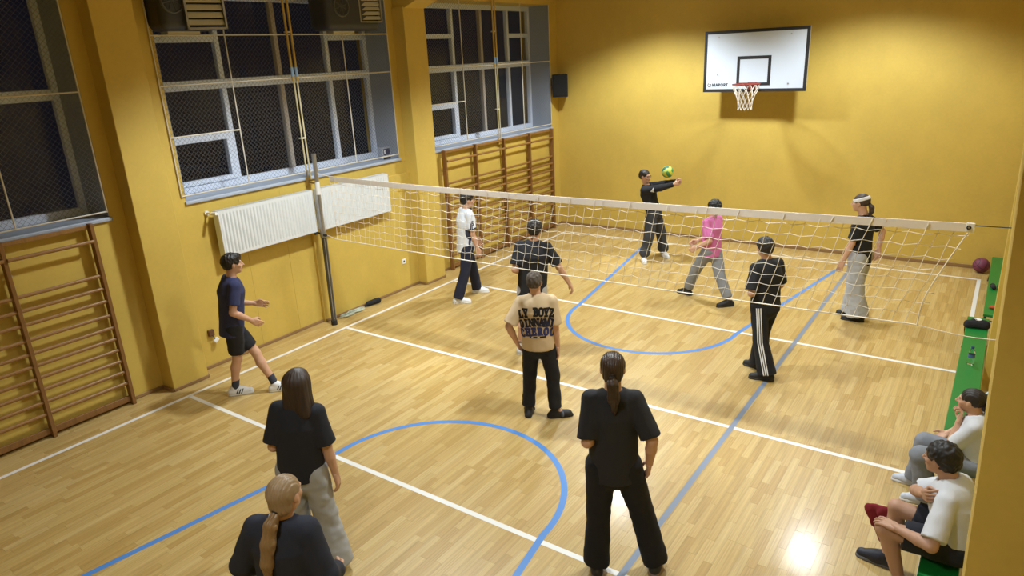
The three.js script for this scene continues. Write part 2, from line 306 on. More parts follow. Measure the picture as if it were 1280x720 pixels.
// ───────── radiators ─────────
function radiator(z0, z1, label, valve) {
  const t = thing('radiator', label, 'radiator', [-0.44, 1.43, (z0 + z1) / 2], 'panel radiators under the middle window');
  const w = z1 - z0, h = 0.60, n = Math.round(w / 0.05);
  // ribbed front panel: profile in z, extruded in y
  const prof = [];
  for (let i = 0; i <= n * 8; i++) { const u = i / 8; const q = u - Math.floor(u); const e = Math.min(1, Math.min(u, n - u) / 1.0); prof.push([u / n * (w - 0.02) - (w - 0.02) / 2, 0.0065 * e * (q < 0.22 || q > 0.78 ? -1 : Math.min(1, Math.min(q - 0.22, 0.78 - q) / 0.12) - 0)]); }
  const P = [], I = [];
  const ys = [0.0, 0.035, 0.05, h - 0.05, h - 0.035, h];
  for (const y of ys) { const k = y < 0.04 || y > h - 0.04 ? 0 : 1; for (const [z, d] of prof) P.push(0.11 + d * k, y, z); }
  const m = prof.length;
  for (let a = 0; a < ys.length - 1; a++) for (let i = 0; i < m - 1; i++) { const q = a * m + i; I.push(q, q + m, q + 1, q + 1, q + m, q + m + 1); }
  const g = new THREE.BufferGeometry(); g.setAttribute('position', new THREE.Float32BufferAttribute(P, 3)); g.setIndex(I); g.computeVertexNormals();
  mesh('front_panel', g, M.radiator, t);
  mesh('core', new RoundedBoxGeometry(0.095, h - 0.02, w - 0.03, 1, 0.01).translate(0.055, h / 2, 0), M.radiator, t);
  for (const s of [-1, 1]) mesh('side_cover', new RoundedBoxGeometry(0.118, h, 0.012, 1, 0.005).translate(0.055, h / 2, s * (w / 2 - 0.006)), M.radiator, t);
  const grille = []; for (let i = 0; i < Math.floor(w / 0.025); i++) grille.push(new THREE.BoxGeometry(0.09, 0.004, 0.012).translate(0.055, h + 0.003, -w / 2 + 0.02 + i * 0.025));
  mesh('top_grille', join(grille), M.radiator, t);
  for (const s of [-1, 1]) mesh('wall_hook', new THREE.BoxGeometry(valve ? 0.05 : 0.008, 0.4, 0.03).translate(valve ? -0.025 : -0.005, h / 2, s * w * 0.32), M.steel, t);
  if (valve) {
    mesh('valve_pipe', join([rod(V(0.055, h - 0.02, w / 2), V(0.055, h - 0.02, w / 2 + 0.05), 0.012, 10), rod(V(0.055, h - 0.02, w / 2 + 0.05), V(-0.055, h - 0.02, w / 2 + 0.05), 0.011, 10)]), M.brass, t);
    mesh('thermostat_head', rod(V(0.06, h - 0.02, w / 2 + 0.045), V(0.16, h - 0.01, w / 2 + 0.045), 0.024, 16, 0.02), M.white, t);
    mesh('pipe_rosette', rod(V(-0.055, h - 0.02, w / 2 + 0.05), V(-0.035, h - 0.02, w / 2 + 0.05), 0.03, 16), M.white, t);
  }
}
radiator(0.0, 1.50, 'white ribbed panel radiator with a thermostat valve beside the broad pier', true);
radiator(-1.50, -0.10, 'white ribbed panel radiator behind the left end of the volleyball net', false);

// ───────── wall bars ─────────
function wallBars(posts, label, height = 2.19) {
  const t = thing('wall_bars', label, 'wall bars', [-0.42, 0, (posts[0] + posts[posts.length - 1]) / 2], 'wooden wall bars');
  const cz = t.position.z;
  for (const z of posts) {
    const p = mesh('post', uvMetres(new RoundedBoxGeometry(0.085, height, 0.042, 2, 0.007).translate(0, height / 2, 0), 3), M.wood, t); p.position.z = z - cz;
    for (const y of [0.05, 0.40, 1.82]) mesh('steel_bracket', new RoundedBoxGeometry(0.05, 0.025, 0.03, 1, 0.004).translate(-0.05, y, z - cz - 0.035), M.steel, t);
  }
  const ry = [1.60, 1.45, 1.30, 1.13, 0.98, 0.84, 0.70, 0.56, 0.42, 0.28];
  for (let i = 0; i < posts.length - 1; i++) {
    const a = Math.min(posts[i], posts[i + 1]) - cz + 0.018, b = Math.max(posts[i], posts[i + 1]) - cz - 0.018, mid = (a + b) / 2;
    for (const y of ry) { const g = new THREE.CylinderGeometry(0.0165, 0.0165, b - a, 10, 1); g.scale(1.0, 1, 1.25).rotateX(Math.PI / 2); const m = mesh('rung', g.translate(0.012, 0, 0), M.rung, t); m.position.set(0, y, mid); }
    const tr = new THREE.CylinderGeometry(0.0165, 0.0165, b - a, 10, 1).scale(1, 1, 1.25).rotateX(Math.PI / 2); const top = mesh('rung', tr, M.rung, t); top.position.set(0.05, 2.0, mid);
    mesh('top_rail', uvMetres(new RoundedBoxGeometry(0.03, 0.045, b - a, 1, 0.005), 3), M.rung, t).position.set(-0.02, 2.155, mid);
    mesh('foot_rail', uvMetres(new RoundedBoxGeometry(0.03, 0.07, b - a, 1, 0.005), 3), M.wood, t).position.set(-0.01, 0.075, mid);
  }
}
wallBars([4.70, 3.83, 2.96], 'brown wooden wall bars under the window beside the broad pier');
wallBars([-3.0, -3.88, -4.78, -5.68, -6.56], 'brown wooden wall bars of four bays in the far hall corner');

// ───────── basketball hoop ─────────
{
  const t = thing('basketball_hoop', 'white basketball backboard with black border and red ring on the end wall', 'hoop', [3.80, 2.90, -6.57]);
  mesh('backboard', new RoundedBoxGeometry(1.8, 1.05, 0.03, 1, 0.004).translate(0, 0.525, -0.017), mat(L(0.56, 0.62, 0.72), 0.4), t);
  const b = (n, x0, x1, y0, y1, m = M.black) => mesh(n, box(x0, x1, y0, y1, -0.003, 0.001), m, t);
  const e = 0.052;
  b('border', -0.9, 0.9, 0, e); b('border', -0.9, 0.9, 1.05 - e, 1.05); b('border', -0.9, -0.9 + e, e, 1.05 - e); b('border', 0.9 - e, 0.9, e, 1.05 - e);
  const q = 0.295, y0 = 0.13, y1 = 0.58;
  b('target_line', -q, q, y0 - e / 2, y0 + e / 2); b('target_line', -q, q, y1 - e / 2, y1 + e / 2); b('target_line', -q, -q + 0.05, y0 + e / 2, y1 - e / 2); b('target_line', q - 0.05, q, y0 + e / 2, y1 - e / 2);
  for (const [x, y] of [[-0.64, 0.94], [0.6, 0.94], [0.6, 0.13], [-0.64, 0.30]]) mesh('bolt', rod(V(x, y, 0), V(x, y, 0.006), 0.012, 10), M.steel, t);
  // maker's mark
  const cv = document.createElement('canvas'); cv.width = 512; cv.height = 128; const c = cv.getContext('2d');
  c.fillStyle = '#cdd5e2'; c.fillRect(0, 0, 512, 128); c.fillStyle = '#0b0d18'; c.strokeStyle = '#0b0d18'; c.lineWidth = 14;
  c.beginPath(); c.arc(62, 64, 40, 0.5, Math.PI * 1.35); c.stroke(); c.beginPath(); c.arc(74, 66, 24, Math.PI * 1.2, Math.PI * 2.4); c.stroke();
  c.font = 'bold 92px sans-serif'; c.lineWidth = 5; c.fillText('MAPORT', 118, 98); c.strokeText('MAPORT', 118, 98);
  const tx = new THREE.CanvasTexture(cv); tx.colorSpace = THREE.SRGBColorSpace;
  mesh('maker_mark', new THREE.PlaneGeometry(0.40, 0.10).translate(-0.63, 0.125, 0.0012), new THREE.MeshStandardMaterial({ map: tx, roughness: 0.4 }), t);
  const red = mat(L(0.24, 0.03, 0.02), 0.6);
  const rim = mesh('ring', new THREE.TorusGeometry(0.225, 0.010, 10, 40).rotateX(Math.PI / 2).translate(0, 0.15, 0.375), red, t);
  mesh('ring_bracket', join([new THREE.BoxGeometry(0.16, 0.13, 0.02).translate(0, 0.1, 0.012), new THREE.BoxGeometry(0.10, 0.02, 0.16).translate(0, 0.147, 0.09), rod(V(-0.06, 0.06, 0.02), V(-0.12, 0.14, 0.2), 0.008), rod(V(0.06, 0.06, 0.02), V(0.12, 0.14, 0.2), 0.008)]), red, t);
  const net = [], K = 12, rows = [[0.225, 0.14], [0.20, 0.05], [0.155, -0.05], [0.125, -0.14], [0.115, -0.22], [0.12, -0.28]];
  const at = (k, r) => { const a = (k + (r % 2) * 0.5) / K * Math.PI * 2; return V(rows[r][0] * Math.cos(a), rows[r][1], 0.375 + rows[r][0] * Math.sin(a)); };
  for (let r = 0; r < rows.length - 1; r++) for (let k = 0; k < K; k++) { const a = at(k, r); net.push([a, at(k, r + 1)]); net.push([a, at(r % 2 ? k + 1 : k - 1, r + 1)]); }
  mesh('ring_net', wires(net, 0.0055), mat(L(0.75, 0.70, 0.62), 0.9), t);
  for (const x of [-0.45, 0.45]) for (const y of [0.2, 0.85]) mesh('wall_strut', rod(V(x, y, -0.03), V(x * 0.8, y, -0.42), 0.018, 8), M.darkSteel, t);
}
// ───────── loudspeaker in the corner ─────────
{
  const t = thing('loudspeaker', 'black wall loudspeaker in the far corner beside the window', 'speaker', [-0.30, 2.84, -6.79]); t.rotation.y = 0.45;
  const sh = new THREE.Shape([[-0.15, 0.12], [0.15, 0.12], [0.11, -0.13], [-0.11, -0.13]].map(p => new THREE.Vector2(p[0], -p[1])));
  mesh('cabinet', new THREE.ExtrudeGeometry(sh, { depth: 0.44, bevelEnabled: true, bevelSize: 0.012, bevelThickness: 0.012, bevelSegments: 2 }).rotateX(-Math.PI / 2), mat(L(0.008, 0.008, 0.009), 0.85), t);
  mesh('grille', new RoundedBoxGeometry(0.27, 0.41, 0.012, 2, 0.006).translate(0, 0.22, 0.138), mat(L(0.008, 0.008, 0.009), 0.9), t);
  mesh('wall_bracket', new THREE.BoxGeometry(0.06, 0.12, 0.16).translate(0, 0.22, -0.17), M.darkSteel, t);
}
// ───────── volleyball post and net ─────────
{
  const t = thing('net_post', 'grey steel volleyball post with wall brackets at the court centre line', 'post', [-0.25, 0, 0]);
  const pb = V(0, 0, 0), top = V(0.055, 2.55, 0), at = y => pb.clone().lerp(top, y / 2.55);
  mesh('lower_tube', rod(at(0.0), at(1.42), 0.036, 18), M.darkSteel, t);
  mesh('upper_tube', rod(at(1.42), at(2.55), 0.030, 18), M.steel, t);
  mesh('clamp_collar', rod(at(1.36), at(1.45), 0.044, 18), M.steel, t);
  mesh('clamp_knob', rod(at(1.40).add(V(0.04, 0, 0.02)), at(1.40).add(V(0.09, 0, 0.03)), 0.02, 12), M.black, t);
  mesh('foot_sleeve', rod(at(0), at(0.07), 0.046, 18), M.black, t);
  for (const s of [-0.02, 0.02]) mesh('groove_rail', rod(at(0.1).add(V(0.033, 0, s)), at(1.34).add(V(0.033, 0, s)), 0.006, 6), M.steel, t);
  mesh('white_sleeve', rod(at(1.98), at(2.16), 0.034, 18), M.white, t);
  mesh('wall_bracket', join([rod(at(1.40), V(-0.19, 1.40, -0.05), 0.011), new THREE.BoxGeometry(0.015, 0.05, 0.05).translate(-0.19, 1.385, -0.05)]), M.darkSteel, t);
  mesh('wall_bracket', join([rod(at(2.13), V(-0.215, 2.13, -0.06), 0.011), rod(at(2.19), V(-0.215, 2.15, -0.06), 0.011)]), M.pipe, t);

  const n = thing('volleyball_net', 'white volleyball net with broad top band stretched across the court', 'net', [0, 0, 0]);
  const xa = 0.08, xb = 7.53, N = 74, R = 9;
  const topY = u => 2.25 + 0.05 * u - 4 * u * (1 - u) * (0.044 - 0.012 * u);
  const botY = u => 1.36 + 0.05 * u - 4 * u * (1 - u) * 0.03;
  const lean = u => -0.28 * Math.pow(u, 0.7);
  const node = (i, j) => { const u = i / N, v = j / R; const y = topY(u) * (1 - v) + botY(u) * v; return V(xa + (xb - xa) * u + lean(u) * v + (v > 0 && v < 1 ? 0.006 * Math.sin(i * 2.3 + j) : 0), y + (v > 0 && v < 1 ? ((i + j) % 2 ? 0.009 : -0.009) : 0), 0.01 * Math.sin(i * 1.7 + j * 0.9)); };
  const list = [];
  for (let j = 1; j < R; j++) for (let i = 0; i < N; i++) list.push([node(i, j), node(i + 1, j)]);
  for (let i = 1; i < N; i++) for (let j = 0; j < R; j++) list.push([node(i, j), node(i, j + 1)]);
  mesh('net_mesh', wires(list, 0.0025), M.cord, n).userData.kind = 'stuff';
  // top band: folded tape
  const P = [], I = [];
  for (let i = 0; i <= 90; i++) { const u = i / 90, x = xa + (xb - xa) * u, y = topY(u); for (const [dy, dz] of [[0.005, -0.005], [0.005, 0.005], [-0.062, 0.006], [-0.062, -0.006]]) P.push(x, y + dy, dz); }
  for (let i = 0; i < 90; i++) for (let k = 0; k < 4; k++) { const a = i * 4 + k, b = i * 4 + (k + 1) % 4; I.push(a, b, a + 4, b, b + 4, a + 4); }
  let tg = new THREE.BufferGeometry(); tg.setAttribute('position', new THREE.Float32BufferAttribute(P, 3)); tg.setIndex(I); tg = tg.toNonIndexed(); tg.computeVertexNormals();
  mesh('top_band', tg, mat(L(0.80, 0.74, 0.68), 0.85), n);
  const bp = []; for (let i = 0; i <= 30; i++) bp.push(node(i / 30 * N, R).setZ(0)); mesh('bottom_cord', tube(bp, 0.006, 120, 6), M.cord, n);
  mesh('side_cord', tube([node(0, 0), node(0, 3), node(0, 6), node(0, R)], 0.004, 16), M.cord, n);
  const e0 = node(N, 0), e1 = node(N, R); mesh('side_cord', tube([e0, e0.clone().lerp(e1, 0.35).add(V(-0.035, 0, 0)), e0.clone().lerp(e1, 0.75).add(V(-0.05, 0, 0)), e1], 0.006, 24), M.cord, n);
  mesh('end_tab', new RoundedBoxGeometry(0.06, 0.075, 0.016, 1, 0.006).translate(xb - 0.02, topY(1) - 0.028, 0), M.white, n);
  mesh('eyelet', new THREE.TorusGeometry(0.012, 0.005, 8, 16).translate(xb - 0.03, topY(1) - 0.028, 0.01), M.black, n);
  mesh('tension_rope', rod(V(xb, topY(1) - 0.01, 0), V(8.02, 2.30, 0), 0.0045, 6), M.darkSteel, n);
  mesh('tension_rope', tube([e1, V(7.6, 1.375, 0), V(8.02, 1.40, 0)], 0.004, 12), M.cord, n);
  mesh('tension_rope', rod(V(xa, topY(0), 0), V(-0.2, 2.29, 0), 0.0045, 6), M.cord, n);
  mesh('tension_rope', rod(node(0, R), V(-0.21, 1.41, 0), 0.004, 6), M.cord, n);
}
// ───────── benches ─────────
function bench(xl, z0, z1, label) {
  const t = thing('gym_bench', label, 'bench', [xl + 0.115, 0, (z0 + z1) / 2], 'green gym benches along the side wall');
  const len = z1 - z0, h = 0.32;
  mesh('seat', new RoundedBoxGeometry(0.23, 0.035, len, 2, 0.008).translate(0, h - 0.0175, 0), M.green, t);
  mesh('seat_rail', new THREE.BoxGeometry(0.06, 0.05, len - 0.3).translate(0, h - 0.06, 0), M.black, t);
  for (const s of [-1, 1]) for (const q of [-1, 1]) mesh('leg', rod(V(q * 0.075, h - 0.036, s * (len / 2 - 0.30)), V(q * 0.115, 0, s * (len / 2 - 0.30)), 0.014, 8), M.black, t);
  for (const s of [-1, 1]) mesh('cross_bar', rod(V(-0.1, 0.13, s * (len / 2 - 0.30)), V(0.1, 0.13, s * (len / 2 - 0.30)), 0.010, 8), M.black, t);
}
bench(7.71, -6.65, -3.76, 'long green bench between the pier and the end wall');
bench(7.555, -3.60, 0.00, 'long green bench carrying the black pouch and the water bottle');
bench(7.575, 0.06, 2.06, 'short green bench with the seated boy on it');

// ───────── signed-distance modelling: primitives joined smoothly, meshed with surface nets ─────────
const bbOf = (pts, r) => { const b = new THREE.Box3(); for (const p of pts) b.expandByPoint(p); b.expandByScalar(r); return b; };
// tapered capsule a->b; flat {axis,s} squashes it along an axis; capA / capB cut it square
function cone(a, b, ra, rb, k = 0.03, o = {}) {
  const ax = a.x, ay = a.y, az = a.z, dx = b.x - ax, dy = b.y - ay, dz = b.z - az, ll = Math.max(1e-9, dx * dx + dy * dy + dz * dz), len = Math.sqrt(ll);
  const F = o.flat ? o.flat.axis : null, s = o.flat ? o.flat.s - 1 : 0, cA = o.capA, cB = o.capB;
  const nA = o.capA === 'y' ? V(0, 1, 0) : null, nB = o.capB === 'y' ? V(0, -1, 0) : null;
  return { k, op: o.op ?? 'u', bb: bbOf([a, b], Math.max(ra, rb)), d(x, y, z) {
    const px = x - ax, py = y - ay, pz = z - az; let t = (px * dx + py * dy + pz * dz) / ll; const tt = t; t = t < 0 ? 0 : t > 1 ? 1 : t;
    let qx = px - dx * t, qy = py - dy * t, qz = pz - dz * t;
    if (F) { const e = (qx * F.x + qy * F.y + qz * F.z) * s; qx += F.x * e; qy += F.y * e; qz += F.z * e; }
    let d = Math.sqrt(qx * qx + qy * qy + qz * qz) - (ra + (rb - ra) * t);
    if (cB) d = Math.max(d, nB ? (b.y - y) : (tt - 1) * len); if (cA) d = Math.max(d, nA ? (a.y - y) : -tt * len);
    return d;
  } };
}
function ell(c, X, Y, Z, rx, ry, rz, k = 0.02, op = 'u') {
  return { k, op, bb: bbOf([c], Math.max(rx, ry, rz)), d(x, y, z) {
    const px = x - c.x, py = y - c.y, pz = z - c.z; const u = (px * X.x + py * X.y + pz * X.z) / rx, v = (px * Y.x + py * Y.y + pz * Y.z) / ry, w = (px * Z.x + py * Z.y + pz * Z.z) / rz;
    const l = Math.sqrt(u * u + v * v + w * w); const g = Math.sqrt(u * u / (rx * rx) + v * v / (ry * ry) + w * w / (rz * rz)); return g < 1e-9 ? -Math.min(rx, ry, rz) : l * (l - 1) / g;
  } };
}
const cut = (c, n) => ({ k: 0, op: 'i', bb: null, d: (x, y, z) => (x - c.x) * n.x + (y - c.y) * n.y + (z - c.z) * n.z });   // keeps the side the normal points away from
function sdf(prims, cell, o = {}) {
  const B = new THREE.Box3(); for (const p of prims) if (p.op === 'u') B.union(p.bb); B.expandByScalar(cell * 3 + (o.amp ?? 0));
  const nx = Math.ceil((B.max.x - B.min.x) / cell) + 1, ny = Math.ceil((B.max.y - B.min.y) / cell) + 1, nz = Math.ceil((B.max.z - B.min.z) / cell) + 1, n = nx * ny * nz;
  const f = new Float32Array(n).fill(1), x0 = B.min.x, y0 = B.min.y, z0 = B.min.z;
  for (const p of prims) {
    const pad = p.k + cell * 3; let i0 = 0, i1 = nx - 1, j0 = 0, j1 = ny - 1, k0 = 0, k1 = nz - 1;
    if (p.bb) { i0 = Math.max(0, Math.floor((p.bb.min.x - pad - x0) / cell)); i1 = Math.min(nx - 1, Math.ceil((p.bb.max.x + pad - x0) / cell)); j0 = Math.max(0, Math.floor((p.bb.min.y - pad - y0) / cell)); j1 = Math.min(ny - 1, Math.ceil((p.bb.max.y + pad - y0) / cell)); k0 = Math.max(0, Math.floor((p.bb.min.z - pad - z0) / cell)); k1 = Math.min(nz - 1, Math.ceil((p.bb.max.z + pad - z0) / cell)); }
    for (let k = k0; k <= k1; k++) for (let j = j0; j <= j1; j++) { let q = i0 + nx * (j + ny * k); for (let i = i0; i <= i1; i++, q++) {
      const a = f[q]; if (p.op !== 'u' && a > 0.3) continue;
      const d = p.d(x0 + i * cell, y0 + j * cell, z0 + k * cell);
      if (p.op === 'u') { const h = p.k > 0 ? Math.max(p.k - Math.abs(a - d), 0) / p.k : 0; f[q] = Math.min(a, d) - h * h * p.k * 0.25; }
      else { const e = p.op === 's' ? -d : d; const h = p.k > 0 ? Math.max(p.k - Math.abs(a - e), 0) / p.k : 0; f[q] = Math.max(a, e) + h * h * p.k * 0.25; }
    } }
  }
  if (o.wrinkle) for (let k = 0, q = 0; k < nz; k++) for (let j = 0; j < ny; j++) for (let i = 0; i < nx; i++, q++) if (Math.abs(f[q]) < 0.04) f[q] += o.wrinkle(x0 + i * cell, y0 + j * cell, z0 + k * cell);
  // surface nets
  const idx = new Int32Array(n).fill(-1), P = [], I = []; const st = [1, nx, nx * ny];
  const co = [0, 1, nx, nx + 1, nx * ny, nx * ny + 1, nx * ny + nx, nx * ny + nx + 1];
  const E = [[0, 1], [0, 2], [0, 4], [1, 3], [1, 5], [2, 3], [2, 6], [4, 5], [4, 6], [3, 7], [5, 7], [6, 7]];
  for (let k = 0; k < nz - 1; k++) for (let j = 0; j < ny - 1; j++) for (let i = 0; i < nx - 1; i++) {
    const q = i + nx * (j + ny * k); let m = 0; for (let c = 0; c < 8; c++) if (f[q + co[c]] < 0) m |= 1 << c; if (m === 0 || m === 255) continue;
    let sx = 0, sy = 0, sz = 0, c = 0;
    for (const [a, b] of E) { if (((m >> a) & 1) === ((m >> b) & 1)) continue; const fa = f[q + co[a]], fb = f[q + co[b]], t = fa / (fa - fb); sx += (a & 1) + ((b & 1) - (a & 1)) * t; sy += ((a >> 1) & 1) + (((b >> 1) & 1) - ((a >> 1) & 1)) * t; sz += (a >> 2) + ((b >> 2) - (a >> 2)) * t; c++; }
    idx[q] = P.length / 3; P.push(x0 + (i + sx / c) * cell, y0 + (j + sy / c) * cell, z0 + (k + sz / c) * cell);
  }
  for (let k = 1; k < nz - 1; k++) for (let j = 1; j < ny - 1; j++) for (let i = 1; i < nx - 1; i++) {
    const q = i + nx * (j + ny * k); if (idx[q] < 0) continue; const s0 = f[q] < 0;
    for (let a = 0; a < 3; a++) { const s1 = f[q + st[a]] < 0; if (s0 === s1) continue; const u = st[(a + 1) % 3], v = st[(a + 2) % 3]; const A = idx[q], Bq = idx[q - u], C = idx[q - u - v], D = idx[q - v]; if (s0) I.push(A, Bq, C, A, C, D); else I.push(A, C, Bq, A, D, C); }
  }
  const g = new THREE.BufferGeometry(); g.setAttribute('position', new THREE.Float32BufferAttribute(P, 3)); g.setIndex(I); g.computeVertexNormals();
  const uv = new Float32Array(P.length / 3 * 2); for (let i = 0; i < P.length / 3; i++) { uv[2 * i] = P[3 * i] * 0.8 + P[3 * i + 2] * 0.8; uv[2 * i + 1] = P[3 * i + 1]; }
  g.setAttribute('uv', new THREE.BufferAttribute(uv, 2));
  if (o.color) { const C = new Float32Array(P.length); for (let i = 0; i < P.length; i += 3) { const c = o.color(P[i], P[i + 1], P[i + 2]); C[i] = c[0]; C[i + 1] = c[1]; C[i + 2] = c[2]; } g.setAttribute('color', new THREE.BufferAttribute(C, 3)); }
  return g;
}
// ───────── people ─────────
function ik(a, c, l1, l2, pole) {
  const d = c.clone().sub(a); let len = d.length(); const max = (l1 + l2) * 0.997; if (len > max) { d.multiplyScalar(max / len); len = max; c = a.clone().add(d); }
  const u = d.clone().divideScalar(len), x = (l1 * l1 - l2 * l2 + len * len) / (2 * len), h = Math.sqrt(Math.max(0, l1 * l1 - x * x));
  const p = pole.clone().addScaledVector(u, -pole.dot(u)); if (p.lengthSq() < 1e-8) p.set(0, 0, 1); p.normalize();
  return [a.clone().addScaledVector(u, x).addScaledVector(p, h), c];
}
const v3 = a => V(a[0], a[1], a[2]);
const YUP = V(0, 1, 0);
const fabricMats = {};
function fabric(c, extra = {}) { const k = c.join() + JSON.stringify(extra); return fabricMats[k] ??= new THREE.MeshStandardMaterial({ color: L(...c), roughness: 0.92, bumpMap: weaveBump, bumpScale: 0.0006, ...extra }); }
const vcMat = r => fabricMats['vc' + r] ??= new THREE.MeshStandardMaterial({ vertexColors: true, roughness: r });
function folds(amp, fx, fy, s) { return (x, y, z) => amp * (noise(x * fx + s, y * fy, z * fx) + 0.5 * noise(x * fx * 2.1, y * fy * 2.3 + s, z * fx * 2.1)); }

function handPrims(w, d, t, right, sc, curl) {
  const n = d.clone().cross(t).multiplyScalar(right ? -1 : 1).normalize(); t = t.clone();
  const P = [], at = (a, b, c) => w.clone().addScaledVector(d, a * sc).addScaledVector(t, b * sc).addScaledVector(n, c * sc);
  const kn = [[0.092, 0.030], [0.096, 0.009], [0.091, -0.012], [0.082, -0.031]], ln = [[0.044, 0.025, 0.021], [0.048, 0.029, 0.022], [0.045, 0.027, 0.021], [0.035, 0.020, 0.018]];
  kn.forEach(([a, b], i) => {
    P.push(cone(at(0.0, b * 0.55, 0), at(a, b, 0), 0.019 * sc, 0.0125 * sc, 0.010 * sc));
    let p = at(a, b, 0), ang = 0; const r = [0.0100, 0.0092, 0.0084, 0.0072];
    ln[i].forEach((l, j) => { ang += curl * (j ? 1.0 : 0.8) * (1 + 0.08 * i); const q = p.clone().addScaledVector(d, Math.cos(ang) * l * sc).addScaledVector(n, Math.sin(ang) * l * sc).addScaledVector(t, b * 0.10 * l / 0.04 * sc); P.push(cone(p, q, r[j] * sc, r[j + 1] * sc, 0.003)); p = q; });
  });
  const a0 = at(0.022, 0.024, 0.006), a1 = at(0.060, 0.052, 0.020 + 0.015 * curl), a2 = at(0.088, 0.058 - 0.02 * curl, 0.030 + 0.022 * curl), a3 = at(0.108, 0.056 - 0.034 * curl, 0.036 + 0.026 * curl);
  P.push(cone(a0, a1, 0.017 * sc, 0.0125 * sc, 0.012 * sc), cone(a1, a2, 0.0115 * sc, 0.0100 * sc, 0.004), cone(a2, a3, 0.0098 * sc, 0.0080 * sc, 0.003));
  return P;
}

